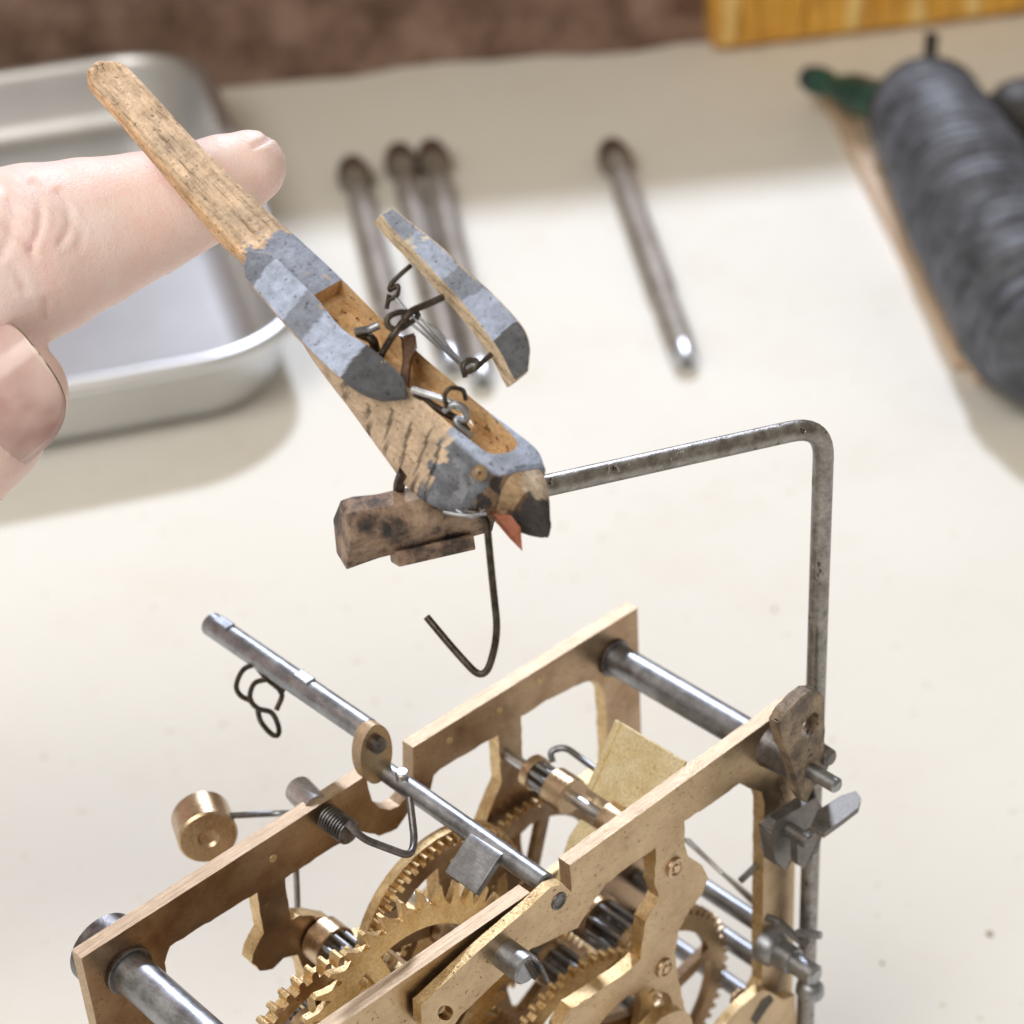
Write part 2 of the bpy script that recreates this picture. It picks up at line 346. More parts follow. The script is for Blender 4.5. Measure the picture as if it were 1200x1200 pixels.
# shaft across the notches --------------------------------------------------
mb = MB(); mb.cyl((41.7, 26.6, .35), (42.3, -.2, -.6), 1.22, 40, .2); sh = link('hammer_shaft', mb, STEEL, mv, 0, 35)
p = UY(478, 922, 23.2); 
mb = MB(); mb.lathe((41.75, 23.0, .5), (41.75, 23.0, 3), [(0, .8), (1.45, .8), (1.7, .6)], 20); link('shaft_pin', mb, STEEL_L, sh, 0, 35)
mb = MB()                                                   # bent steel flag welded on the shaft
P0, P1 = A(40.4, 10.8, .35), A(40.4, 5.6, .35); P2, P3 = P1+A(-3.4, 0, -2.7), P0+A(-3.4, 0, -2.7)
q0, q1 = A(42, 10.8, .55), A(42, 5.6, .55)
vs = []
for a, b in ((q0, q1), (q0*.45+P0*.55+A(0, 0, .25), q1*.45+P1*.55+A(0, 0, .25)), (P0, P1), (P3, P2)): vs += [a, b]
nn = nrm(np.cross(P1-P0, P3-P0)); nn = nn if nn[2] < 0 else -nn
vs += [v+nn*.9 for v in vs]
fs = [(0, 1, 3, 2), (2, 3, 5, 4), (4, 5, 7, 6), (8, 10, 11, 9), (10, 12, 13, 11), (12, 14, 15, 13), (0, 2, 10, 8), (2, 4, 12, 10), (4, 6, 14, 12), (1, 9, 11, 3), (3, 11, 13, 5), (5, 13, 15, 7), (6, 7, 15, 14), (0, 8, 9, 1)]
mb.add(vs, fs); link('pallet_flag', mb, STEEL, sh, .12, 50)
# oval bearing bracket in the rear notch ---------------------------------------
yb = 25.6
cx, cz = UY(441, 884, yb)[[0, 2]]; ov = [(cx+2.35*math.cos(a), cz+(4.2 if math.sin(a) > 0 else 4.2)*math.sin(a)) for a in [2*math.pi*i/40 for i in range(40)]]
ang = .0
mb = MB(); mb.prism([[A(x, yb, z) for x, z in ov]], (0, 1.5, 0), 0, 1); bb = link('bearing_bracket', mb, [BRASS_F, BRASS_E], mv, .2, 30)
mb = MB(); mb.lathe((cx+.1, yb, cz+1.6), (cx+.1, yb-2, cz+1.6), [(-.1, 1.05), (.8, 1.05), (1.1, .6)], 24); link('screw', mb, STEEL_D, bb, 0, 35)
# rear striking shaft ------------------------------------------------------------
ry = UY(430, 856, 27)[[0, 2]]
mb = MB(); L = 30.5
mb.lathe((ry[0], 26.9, ry[1]), (ry[0], 60, ry[1]), [(0, 1.5), (L-.3, 1.5), (L, 1.2)], 44); rs = link('rear_shaft', mb, STEEL, mv, 0, 35)
for t in (38.5, 54.3):
    q = MB(); q.box((ry[0]+.1, t, ry[1]+1.45), (.75, 0, 0), (0, 1.35, 0), (0, 0, .28)); link('crimped_tab', q, STEEL, rs, .15, 30)
lp = lambda pts, d=253.6: smooth_path([UD(u, v, d+i*.15) for i, (u, v) in enumerate(pts)], 6)
for pts in ([(304, 768), (303, 782), (299, 780)], [(334, 789), (333, 805), (328, 813)], [(300, 778), (285, 785), (277, 803), (282, 815), (296, 822)], [(296, 775), (312, 795), (330, 812), (324, 832)],
            [(313, 796), (298, 801), (293, 818), (302, 830), (318, 835), (326, 850), (326, 861), (318, 860), (306, 846), (302, 832)]):
    q = MB(); q.tube(lp(pts), .33, 8); link('wire_link', q, WIRE, rs)
# screws, studs, dimples on the rear plate ------------------------------------------
t = UY(385, 958, D)[[0, 2]]
mb = MB(); prof = []
for k in range(9): y = k*.46; prof += [(y, 1.12), (y+.2, 1.55), (y+.3, 1.5)]
mb.lathe((t[0], D+.2, t[1]), (t[0], D-5, t[1]), prof+[(4.2, .9)], 32); link('threaded_stud', mb, STEEL_D, mv, 0, 20)
for (u, v) in ((320, 1006), (632, 798), (585, 833), (709, 797), (527, 868)):
    p = UY(u, v, D); q = MB(); q.lathe((p[0], D+.1, p[2]), (p[0], D-1, p[2]), [(0, .55), (.16, .5), (.2, .35), (.12, .25)], 14); link('peened_rivet', q, BRASS_S, mv, 0, 35)
mb = MB(); mb.lathe(UD(372, 948, 242), UD(340, 915, 248), [(0, 1.7), (3, 1.75), (5.0, 1.75), (5.25, 1.5)], 36); link('rear_stud', mb, STEEL_L, mv, 0, 35)
mb = MB(); mb.tube(round_path([UY(349, 1085, 32), UY(348, 1040, 32), UY(345, 985, 32), UY(345, 953, 34), UY(330, 953, 37), UD(268, 956, 249.5)], 2), .4, 10); link('bob_wire', mb, STEEL, mv)
a, b = UD(233, 938, 254.5), UD(247, 975, 246.5); L = np.linalg.norm(b-a)
a = UD(235, 955, 252.5); b = a+RM.T@nrm(A(.30, .42, -.80))*5
mb = MB(); mb.lathe(a, b, [(0, 3.2), (.3, 3.6), (4.6, 3.6), (4.9, 3.35), (4.95, 1.3), (4.6, 1.0), (4.5, .1)], 56); link('brass_bob', mb, HUB, mv, 0, 35, label='round brass weight on a wire behind the rear plate')
mb = MB(); mb.tube(round_path([UD(408, 965, 221), UD(425, 983, 222), UD(481, 1004, 224), UD(486, 985, 226), UD(480, 935, 228)], 1.2), .42, 10); link('bent_wire', mb, STEEL_D, mv)
# strap lever in front of the front plate -------------------------------------------
ys = -1.9
st = [(493, 1178), (500, 1172), (560, 1115), (622, 1062), (645, 1040), (660, 1036), (671, 1047), (672, 1062), (662, 1080), (645, 1095), (622, 1112), (582, 1150), (540, 1190), (528, 1208), (505, 1212), (494, 1200)]
hole = [(522+9*math.cos(a), 1187+9*math.sin(a)) for a in [2*math.pi*i/18 for i in range(18)]]
o = pl([xz(st, ys), xz(hole, ys)], ys, 1.3, 'strap_lever', [BRASS_F, BRASS_S], raw=True, j=.03, label='slanting brass strap with a drilled hole')
p = UY(655, 1056, ys); q = MB(); q.lathe((p[0], ys, p[2]), (p[0], ys-1, p[2]), [(-.1, 1.15), (.12, 1.1), (.2, .85), (.05, .7)], 28); link('screw', q, STEEL_D, o, 0, 35)
p = UY(592, 1118, ys); q = MB()
q.lathe((p[0], ys, p[2]), (p[0], ys-5, p[2]), [(-.2, 1.75), (3.3, 1.75), (3.6, 1.5)], 40); so = link('slotted_stud', q, STEEL, o, 0, 35)
q = MB(); q.box((p[0]+.35, ys-3.3, p[2]), (.28, 0, .12), (0, .62, 0), (-.5, 0, 1.5)); link('slot', q, WIRE, so, .05, 30)  # solid dark bar stands in for the shade inside the slot
q = MB(); q.box((p[0]+1.2, ys-4.0, p[2]-.3), (.2, 0, .1), (0, .9, 0), (-.5, 0, 1.7)); link('split_lip', q, STEEL_D, so, .1, 30)
# bushings on the front plate --------------------------------------------------------
for (u, v) in ((790, 1016), (778, 1134), (864, 1168)):
    p = UY(u, v, 0); q = MB(); q.lathe((p[0], 0, p[2]), (p[0], -2, p[2]), [(-.1, 1.35), (.35, 1.3), (.45, .95), (.2, .8), (.2, .55), (.55, .5), (.55, .1)], 28); link('bushing', q, HUB, mv, 0, 30)
# curved brass cock at the foot -------------------------------------------------------
cc = UY(775, 1232, -3)[[0, 2]]
mb = MB(); mb.prism([[A(cc[0]+5.6*math.cos(a), -3, cc[1]+5.6*math.sin(a)) for a in [2*math.pi*i/50 for i in range(50)]]], (0, 1.6, 0), 0, 1); link('brass_collar', mb, [BRASS_F, BRASS_S], mv, .15, 30)
mb = MB(); lp2 = xz([(838, 1215), (868, 1180), (893, 1160), (903, 1163), (918, 1172), (932, 1166), (934, 1215)], -2.5); mb.prism([[A(x, -2.5, z) for x, z in densify(lp2, .8, .05)]], (0, 1.4, 0), 0, 1); link('slotted_bracket', mb, [BRASS_F, BRASS_S], mv, .12, 30)
mb = MB(); lp2 = xz([(880, 1195), (893, 1172), (903, 1166), (907, 1172), (897, 1185), (886, 1202)], -2.56); mb.prism([[A(x, -2.56, z) for x, z in lp2]], (0, .3, 0), 0, 0); link('slot_shade', mb, WIRE, mv)  # dark sheet laid on the bracket as the shade of its slot
# right-hand lever gear -----------------------------------------------------------------
sp = A(80.2, 0, -4.2)
mb = MB(); mb.lathe(sp, sp+A(0, -8, 0), [(-.1, 3.1), (.2, 3.0), (3.0, 2.75), (6.6, 2.6), (6.9, 2.2)], 44); link('spacer_post', mb, STEEL_D, mv, 0, 35)
yk = -7.6
br = [(913, 849), (921, 835), (935, 820), (948, 810), (960, 809), (965, 816), (966, 850), (966, 890), (961, 905), (950, 930), (944, 941), (937, 930), (930, 900), (918, 872)]
hl = [(949+9*math.cos(a)-5*math.sin(a), 850+15*math.sin(a)-2*math.cos(a)) for a in [2*math.pi*i/24 for i in range(24)]]
pl([xz(br, yk), xz(hl, yk)], yk, 1.5, 'lever_bracket', [SOLDER, SOLDER], raw=True, j=.08, bevel=.25, label='scorched triangular bracket with an oval hole')
p = UY(950, 903, yk); mb = MB(); mb.lathe(p, p+A(0, -5, 0), [(-1, .95), (3.9, .95), (4.2, .6)], 28); link('pivot_pin', mb, STEEL, mv, 0, 35)
p = UY(975, 893, -11); mb = MB(); _p = UY(965, 884, -7); mb.lathe(_p, _p+A(0, -2, 0), [(-1, 1.2), (1.0, 1.1), (1.3, .8)], 20); link('pivot_collar', mb, CLIPM, mv, 0, 35)
cl = xz([(903, 974), (912, 963), (935, 950), (955, 937), (962, 945), (963, 975), (957, 998), (944, 1003), (931, 1002), (921, 1018), (909, 1013), (904, 995)], -4.2)
mb = MB(); mb.prism([[A(x, -4.2, z) for x, z in cl]], (0, 1.6, 0), 0, 0); cp = link('lever_clip', mb, CLIPM, mv, .35, 30, label='dull grey folded steel clip')
mb = MB(); a = UY(924, 972, -4.2); mb.lathe(a, a+A(0, -4, 0), [(-.2, .95), (3.2, .95), (3.4, .8)], 24); link('clip_pin', mb, CLIPM, cp, 0, 35)
mb = MB(); mb.prism([[UY(u, v, -6.8) for u, v in ((934, 990), (950, 978), (956, 975), (957, 990), (942, 1018), (934, 1012))]], (0, 1.0, 0), 0, 0); link('clip_tongue', mb, CLIPM, cp, .2, 30)
zf = UY(975, 955, -9)[2]
mb = MB(); mb.prism([[UZ(u, v, zf) for u, v in ((950, 968), (958, 950), (984, 933), (1003, 927), (1009, 935), (1006, 946), (988, 960), (966, 976))]], (0, 0, -.8), 0, 0); link('lever_fork', mb, CLIPM, mv, .35, 30, label='grey steel fork end')
p = UY(898, 1106, 0); mb = MB(); mb.lathe(p, p+A(0, -10, 0), [(-.1, 2.6), (1.6, 2.4), (2.2, 1.9), (4.6, 1.8), (4.7, 1.45), (8.0, 1.45), (8.4, 1.0)], 40); link('lower_post', mb, STEEL, mv, 0, 35)
p = UY(950, 1160, -7); mb = MB(); mb.lathe(p+A(0, 1.8, 0), p-A(0, 2, 0), [(0, .8), (.5, 1.5), (1.6, 1.8), (2.8, 1.5), (3.4, .8)], 28); link('rounded_nut', mb, STEEL, mv, 0, 60)
p = UY(925, 1100, -3); mb = MB(); mb.tube(smooth_path([UY(898, 1075, -1), UY(915, 1083, -3), UY(935, 1100, -5), UY(948, 1108, -6.5)], 5), .55, 8); link('coiled_spring_end', mb, STEEL_D, mv)
mb = MB(); mb.tube([UY(934, 1093, -6), UY(962, 1096, -9)], .5, 8); link('spring_foot', mb, STEEL, mv)
# tall wire lever that carries the bird --------------------------------------------------
ex = UY(956, 800, -2.5)[0]; base = A(ex, -2.5, -92); elbow = UY(966, 497, -2.5)
u0 = UZ(645, 568, 41.5); dirn = nrm(u0-elbow); perch_end = u0+dirn*13
wire = round_path([base, elbow+A(0, 0, 0), perch_end], 4.2, 9)
mb = MB(); mb.tube(wire, 1.17, 28); lv = link('bird_lever', mb, LEVER, mv, 0, 60, label='thick bent iron wire rising to the perch block')
def PJ(X): c = RM@A(X)+TV; return A(600+FPX*c[0]/c[2], 600+FPX*c[1]/c[2], c[2])
# ================================================================== PERCH BLOCK (end of the lever)
def at_u(u):
    lo, hi = -5, 60
    for _ in range(50):
        m = (lo+hi)/2
        if PJ(u0+dirn*m)[0] > u: lo = m
        else: hi = m
    return u0+dirn*lo
bl0, bl1 = at_u(400), at_u(572)
side = nrm(np.cross(dirn, [0, 0, 1])); up = np.cross(side, dirn)
if side@RM[2] > 0: side = -side                     # side points to the viewer
hexs = [(-.2, 3.5), (1.9, 3.0), (3.1, 0.6), (1.5, -3.6), (-1.6, -3.5), (-3.0, -.2)]
def shader_patches(name, stops, rough=.6, sc_=.3, fine=2.5, fd=.08, spec=.4, specks=None, crack=None):
    m, N, L, P = mat(name); tc = N.new('ShaderNodeTexCoord'); co = tc.outputs['Object']
    col = ramp(N, L, noise_n(N, L, co, sc_*1000, 5, .6), stops)
    fn = noise_n(N, L, co, fine*1000, 4, .7); col = mix(N, L, .4, col, ramp(N, L, fn, [(.3, g3(.5)), (.7, g3(1.4))]), 'MULTIPLY')
    L.new(col, P.inputs['Base Color']); L.new(bump(N, L, fn, fd), P.inputs['Normal']); P.inputs['Roughness'].default_value = rough; P.inputs['Specular IOR Level'].default_value = spec
    return m
PERCH = shader_patches('stained_perch_wood', [(.41, (.035, .035, .04)), (.47, (.12, .085, .07)), (.54, (.29, .20, .15)), (.68, (.46, .34, .25))], .5, .26, 3, .12)
mb = MB()
rings = []
for t in np.linspace(0, 1, 10):
    c0 = bl0*(1-t)+bl1*t; s_ = 1-.08*t; rings.append([c0+side*(a*s_+random.uniform(-.2, .2))+up*(b*s_+random.uniform(-.2, .2))+dirn*(random.uniform(-.5, .5) if 0 < t < 1 else random.uniform(-.25, .25)) for a, b in hexs])
vs = [p for r in rings for p in r]; fs = []
for i in range(9):
    for k in range(6): k2 = (k+1) % 6; fs.append((i*6+k, (i+1)*6+k, (i+1)*6+k2, i*6+k2))
fs += [(0, 1, 2, 3, 4, 5), (59, 58, 57, 56, 55, 54)]
mb.add(vs, fs); 
def fixn(o):
    import bmesh
    b = bmesh.new(); b.from_mesh(o.data); bmesh.ops.recalc_face_normals(b, faces=b.faces); b.to_mesh(o.data); b.free()
pb = link('perch_block', mb, PERCH, lv, .22, 30, label='small six-sided wooden block stained dark brown'); fixn(pb)
mb = MB(); c0 = (bl0+bl1)/2+dirn*-1.2+up*-3.6+side*1.4; mb.box(c0, dirn*4.2, side*1.3+up*.5, up*.75-side*.3)
o = link('block_foot', mb, PERCH, pb, .15, 30); fixn(o)
# ================================================================== THE BIRD
head_d = 205.0
STN = [  # ridge, right edge, flank edge (picture) and distance of the ridge
 ((106, 86), (121, 71), (101, 92), 221, 2.0), ((111, 103), (146, 75), (103, 108), 220.7, 2.8), ((142, 135), (180, 109), (133, 143), 219.8, 3.0),
 ((196, 198), (233, 167), (186, 206), 218, 3.2), ((263, 274), (298, 230), (252, 287), 216, 3.5), ((296, 304), (345, 273), (283, 315), 214.8, 3.6),
 ((343, 333), (386, 309), (322, 368), 213, 3.0), ((392, 384), (438, 359), (367, 423), 211.2, 2.0), ((436, 424), (484, 402), (410, 478), 209.5, 1.0), ((478, 460), (529, 440), (450, 531), 208, .5),
 ((518, 495), (572, 476), (481, 569), 206.8, 0), ((549, 524), (604, 500), (514, 590), 206, 0), ((571, 546), (632, 524), (548, 600), 205.2, 0), ((590, 556), (641, 546), (578, 606), 205, 0)]
def quad(st):
    L_, R_, B_, d, ex = st
    if ex < 2.5 and L_[0] > 380: B_ = (L_[0]+(B_[0]-L_[0])*1.26, L_[1]+(B_[1]-L_[1])*1.26)
    l = UD(*L_, d); w = np.hypot(R_[0]-L_[0], R_[1]-L_[1])*.085; h = np.hypot(B_[0]-L_[0], B_[1]-L_[1])*.085
    r = UD(*R_, d+w*.62); b = UD(*B_, d+h*.85+ex); br = r+(b-l)*.92
    return [l, r, br, b]
def loft(quads, n, rho=.28, es=4, end0=.6, end1=.6):
    Q = [smooth_path([q[i] for q in quads], n) for i in range(4)]; K = len(Q[0]); rings = []
    for i in range(K):
        cs = [Q[j][i] for j in range(4)]; ring_ = []
        for j in range(4):
            c0, cp_, cn = cs[j], cs[j-1], cs[(j+1) % 4]; rr = rho if not hasattr(rho, '__len__') else rho[j]
            a = c0+(cp_-c0)*rr; b = c0+(cn-c0)*rr
            for k in range(5): t = k/4; ring_.append((1-t)**2*a+2*t*(1-t)*c0+t*t*b)
            b2 = cn+(c0-cn)*(rho if not hasattr(rho, '__len__') else rho[(j+1) % 4])
            for k in range(1, es): ring_.append(b+(b2-b)*k/es)
        rings.append(ring_)
    def cap(r, nxt, amt):                           # rounded end
        c = sum(r)/len(r); d = nrm(c-sum(nxt)/len(nxt)); out = []
        for f, z in ((.93, .35), (.78, .7), (.5, .92), (.2, 1.0)): out.append([c+(p-c)*f+d*z*amt for p in r])
        return out
    if end0: rings = cap(rings[0], rings[1], end0)[::-1]+rings
    if end1: rings = rings+cap(rings[-1], rings[-2], end1)
    m = len(rings[0]); vs = [p for r in rings for p in r]; fs = []
    for i in range(len(rings)-1):
        for k in range(m): k2 = (k+1) % m; fs.append((i*m+k, i*m+k2, (i+1)*m+k2, (i+1)*m+k))
    fs.append(tuple(range(m))[::-1]); fs.append(tuple((len(rings)-1)*m+k for k in range(m)))
    mb = MB(); mb.add(vs, fs); return mb, Q
def stw(name, rough=.72):                           # colours come from the object's own painted attribute, plus grain, pores, cracks
    m, N, L, P = mat(name); tc = N.new('ShaderNodeTexCoord'); co = tc.outputs['Object']
    at = N.new('ShaderNodeAttribute'); at.attribute_name = 'paint'
    pore = noise_n(N, L, co, 2300, 3, .6)
    pk = ramp(N, L, pore, [(.31, g3(.15)), (.39, g3(1))])
    ga = N.new('ShaderNodeAttribute'); ga.attribute_name = 'grain'
    chip = noise_n(N, L, co, 620, 6, .75); ck = ramp(N, L, chip, [(.655, g3(0)), (.67, g3(1))])
    lines = noise_n(N, L, ga.outputs['Vector'], 1.0, 5, .7, (.16, 1.9, 1.9)); lk = ramp(N, L, lines, [(.34, (.40, .36, .33)), (.43, (.9, .88, .85)), (.62, g3(1.2))])
    gr = noise_n(N, L, co, 900, 5, .7); c0_ = mix(N, L, ck, at.outputs['Color'], (.50, .38, .26)); c1_ = mix(N, L, 1., c0_, lk, 'MULTIPLY'); c0_ = mix(N, L, at.outputs['Alpha'], c0_, c1_); col = mix(N, L, .7, c0_, ramp(N, L, gr, [(.3, g3(.6)), (.7, g3(1.35))]), 'MULTIPLY')
    bigm = noise_n(N, L, co, 280, 5, .7); col = mix(N, L, .5, col, ramp(N, L, bigm, [(.35, (.78, .74, .70)), (.6, (1.15, 1.15, 1.15))]), 'MULTIPLY')
    col = mix(N, L, .75, col, pk, 'MULTIPLY')
    L.new(col, P.inputs['Base Color']); P.inputs['Roughness'].default_value = rough; P.inputs['Specular IOR Level'].default_value = .3
    b1 = bump(N, L, pore, .12); b0 = bump(N, L, lines, .25, .8, b1); b2 = bump(N, L, gr, .16, 1, b0); L.new(b2, P.inputs['Normal'])
    return m
PAINTED = stw('worn_painted_wood')
RAWW = surf('raw_golden_wood', (.62, .40, .20), (.82, .60, .36), (.38, .20, .09), 0, (.6, .8), .5, 2.2, .12, (1, 1, 1), 1.2, .3)
WOODC = A(.80, .61, .45); WOODD = A(.36, .26, .18); LB = A(.49, .58, .80); MG = A(.25, .285, .375); DG = A(.085, .09, .105); BLK = A(.05, .045, .048)
GA = nrm(UD(560, 540, 205)-UD(160, 150, 219)); GB = nrm(np.cross(GA, RM[2])); GC = np.cross(GA, GB)
def nz(p, s, o=0): return mnoise.noise(Vector((p[0]*s+o, p[1]*s, p[2]*s)))
def paint(o, fn):
    me = o.data; at = me.attributes.new('paint', 'FLOAT_COLOR', 'POINT'); org = ORG[top_of(o).name]
    buf = []
    for v in me.vertices:
        c = fn(A(v.co)/S+org, A(v.normal)); buf += [c[0], c[1], c[2], (1. if getattr(fn, 'grain', None) is None or not fn.grain(A(v.co)/S+org, A(v.normal)) else .25) if c[0] > c[2]*1.15 else 0.]
    at.data.foreach_set('color', buf)
    ga = me.attributes.new('grain', 'FLOAT_VECTOR', 'POINT'); F_ = np.array([GA, GB, GC]); gb = []
    for v in me.vertices: gb += list(F_@(A(v.co)/S))
    ga.data.foreach_set('vector', gb)
_UD = UD
def UD(u, v, d): return _UD(u, v, d-5.0)
bird = root('cuckoo_bird', UD(520, 520, 208), 'carved wooden clock bird with worn grey blue paint, its tail against the finger', 'wooden bird')
quads = [quad(s) for s in STN]
mb, Q = loft(quads, 18, (.16, .14, .35, .42), 14, .5, .4)
K = len(Q[0])
body = link('body', mb, [PAINTED, RAWW], bird, 0, 50); fixn(body)
def qat(s):                                         # ridge, right, low right, flank points at station s (float)
    i = min(max(s*18, 0), K-1.001); a = int(i); f = i-a
    return [Q[j][a]*(1-f)+Q[j][a+1]*f for j in range(4)]
# slot cut along the back
cut = MB(); rr = []
for s in np.linspace(6.35, 11.75, 40):
    l, r, br, b = qat(s); e_ = min(1, (11.75-s)/.5); e_ = math.sqrt(max(0, 1-(1-e_)**2)) if e_ < 1 else 1
    t0 = .10+.28*(1-e_)+max(0, min(.08, (s-10)*.05)); t1 = .93-.16*(1-e_)-max(0, (s-9.8))*.085
    dn = nrm(nrm(b-l)*.0+np.cross(qat(s+.1)[0]-l if s < 12 else l-qat(s-.1)[0], r-l)); dn = dn if dn@(b-l) > 0 else -dn
    dep = 3.1 if s > 6.6 else 2.2
    pl_, pr_ = l+(r-l)*t0, l+(r-l)*t1
    rr.append([pl_-dn*2, pr_-dn*2, pr_+dn*dep, pl_+dn*dep])
vs = [p for r in rr for p in r]; fs = []
for i in range(len(rr)-1):
    for k in range(4): k2 = (k+1) % 4; fs.append((i*4+k, i*4+k2, (i+1)*4+k2, (i+1)*4+k))
fs += [(3, 2, 1, 0), tuple((len(rr)-1)*4+k for k in range(4))]
cut.add(vs, fs, 1); co_ = link('cutter', cut, [PAINTED, RAWW], org=ORG[bird.name], ang=30); fixn(co_)
bm_ = body.modifiers.new('b', 'BOOLEAN'); bm_.operation = 'DIFFERENCE'; bm_.object = co_; bm_.solver = 'EXACT'; bm_.material_mode = 'INDEX'
body.parent = None; body.location = bird.location
bpy.context.view_layer.update()
dg = bpy.context.evaluated_depsgraph_get(); nm = bpy.data.meshes.new_from_object(body.evaluated_get(dg))
body.modifiers.clear(); body.data = nm; nm.name = 'body'; body.parent = bird; body.location = (0, 0, 0)
bpy.data.objects.remove(co_)
nm.polygons.foreach_set('use_smooth', [True]*len(nm.polygons)); nm.set_sharp_from_angle(angle=math.radians(40))
CL = np.array([(Q[0][i]+Q[1][i])/2 for i in range(K)])
def body_col(p, n):
    i = int(np.argmin(((CL-p)**2).sum(1))); s = i/18; l, r, br, b = qat(s)
    nb = np.cross(r-l, qat(min(s+.3, 13))[0]-l+1e-6); nb = nrm(nb); nb = nb if nb@RM[2] < 0 else -nb
    back = n@nb > .55; w = nz(p, .55)*.9+nz(p, 1.6, 9)*.4; sj = s+w*.55
    wood = WOODC*(1+.25*nz(p, .35, 3))
    t = (p-l)@(b-l)/((b-l)@(b-l))
    if s < 5.2:
        grey = max(0, nz(p, .28, 4)+.15)*1.1; c = wood*(1-.5*min(1, grey))+A(.30, .27, .23)*.5*min(1, grey)
        if not back: c = wood*A(.95, .85, .72)
    else: c = wood
    if back:
        if 4.75 < sj < 6.55: c = MG*1.25
        elif sj > 11.4: c = LB*.85 if sj < 12.9 else MG*.9
        elif s > 10 and t < .15: c = LB*.9
    else:
        if s > 6.5: c = wood*A(.80, .82, .84)
        if 4.7 < sj < 5.1 and t < .3: c = MG*.8
        if sj > 10.15: 
            c = A(.17, .185, .225)*(1+.6*nz(p, .6, 2))
            if nz(p, .45, 5) > .28: c = A(.27, .29, .34)
        if sj > 12.2: c = A(.22, .15, .10) if nz(p, .8, 1) > -.1 else BLK
        # transverse cracks on the flank
        for q, ta, tb in ((7.5, .45, .85), (8.2, .5, .95), (8.75, .3, .8), (9.3, .25, 1), (9.75, .1, .9), (10.15, .2, 1)):
            if ta < t < tb and abs(s-q-.35*(t-.5)-.06*nz(p, .5, 7)) < .042: c = c*.3
    return c
def _flank(p, n):
    i = int(np.argmin(((CL-p)**2).sum(1))); return i/18 > 6.8
body_col.grain = _flank
paint(body, body_col)
# beak and jaw
bk = [((592, 556), (641, 548), (580, 606), 205, 0), ((604, 562), (644, 560), (594, 610), 205.0, 0), ((616, 570), (646, 576), (608, 614), 205.1, 0), ((628, 585), (646, 592), (622, 619), 205.4, 0), ((637, 604), (646, 608), (633, 623), 206, 0)]
mb, _q = loft([quad(s) for s in bk], 6, .3, 4, .3, .5); beak = link('beak', mb, PAINTED, bird, 0, 50); fixn(beak)
def beak_col(p, n):
    u, v, _d = PJ(p); s = (u-592)/50+(v-556)/90+.3*nz(p, .7)
    if nz(p, .5, 8)+((v-u*.6)-(590-360))/-60 > .25 and u > 612 and v < 585: return A(.52, .44, .36)
    return A(.42, .30, .19) if s < .62 else (A(.14, .09, .06) if s < .78 else BLK*1.2)
paint(beak, beak_col)
JAW = surf('red_brown_jaw', (.30, .10, .06), (.42, .17, .11), None, 0, (.5, .7), .4, 2, .04, (1, 1, 1), None, .4)
mb = MB(); j = [UD(574, 600, 207), UD(598, 606, 206.5), UD(610, 618, 206.6), UD(610, 641, 207), UD(598, 629, 207.2)]
mb.prism([j], RM[2]*2.2, 0, 0); jaw = link('lower_beak', mb, JAW, bird, .2, 30, label='red brown lower beak')
EYE = surf('amber_eye', (.22, .14, .08), (.42, .30, .17), None, 0, (.3, .5), .8, 2, .03)
ec = UD(562, 554, 203.6); mb = MB(); mb.lathe(ec, ec+RM[2], [(0, .1), (.05, .45), (.25, .75), (1.6, .8)], 24); ey = link('eye', mb, EYE, bird, 0, 60)
mb = MB(); mb.lathe(ec-RM[2]*.05, ec+RM[2], [(0, .1), (.04, .16), (.3, .3)], 16); link('pupil', mb, WIRE, ey, 0, 60)
# wings: rows across (outer edge, inner edge) then depth and thickness vector
def wing(name, rows, th, fn, n=26, label=None):
    qs = []
    for a, b, d0, d1 in rows: p, q = UD(*a, d0), UD(*b, d1); qs.append([p, q, q+th, p+th])
    mb, q_ = loft(qs, n, (.12, .12, .08, .08), 10, .12, .12); o = link(name, mb, PAINTED, bird, 0, 40, label=label); fixn(o); paint(o, fn); return o
thL = RM[2]*1.5+RM[1]*.25
rowsL = [((285, 312), (292, 293), 213.6, 213.4), ((288, 325), (318, 299), 213.2, 213.0), ((305, 345), (345, 323), 212.6, 212.4), ((326, 370), (372, 350), 211.9, 211.6), ((352, 398), (400, 384), 210.8, 210.4), ((382, 428), (432, 405), 209.6, 209.0), ((408, 449), (461, 430), 208.4, 207.6), ((428, 461), (474, 447), 207.8, 206.9), ((447, 467), (476, 464), 208.0, 207.0)]
axw = nrm(UD(463, 445, 207)-UD(290, 303, 213.4)); o0 = UD(290, 303, 213.4)
def wL_col(p, n):
    t = (p-o0)@axw; w = nz(p, .5, 2)*.35+nz(p, 1.7, 2)*.15; t += w; f = n@RM[2] < -.45; 
    if not f: return WOODC*.8 if t < 16 else DG*1.3
    if t < 2.3: return MG
    if 7.0 < t < 9.9: return MG*1.15
    if t > 15.6: return DG*1.2
    return LB
wing('wing', rowsL, thL, wL_col, label='left wing glued flat, pale blue with grey bands')
thR = RM[2]*1.7-RM[0]*.85+RM[1]*.6
rowsR = [((447, 252), (461, 243), 210.5, 210.8), ((462, 270), (485, 262), 210.2, 210.5), ((490, 298), (520, 290), 209.6, 210.0), ((515, 325), (545, 314), 209.2, 209.6), ((545, 358), (575, 340), 208.8, 209.2), ((572, 392), (602, 368), 208.4, 208.8), ((588, 416), (617, 388), 208.2, 208.4), ((597, 434), (622, 408), 208.1, 208.3), ((604, 446), (620, 434), 208.1, 208.3)]
axr = nrm(UD(607, 430, 208.2)-UD(454, 248, 210.6)); o1 = UD(454, 248, 210.6)
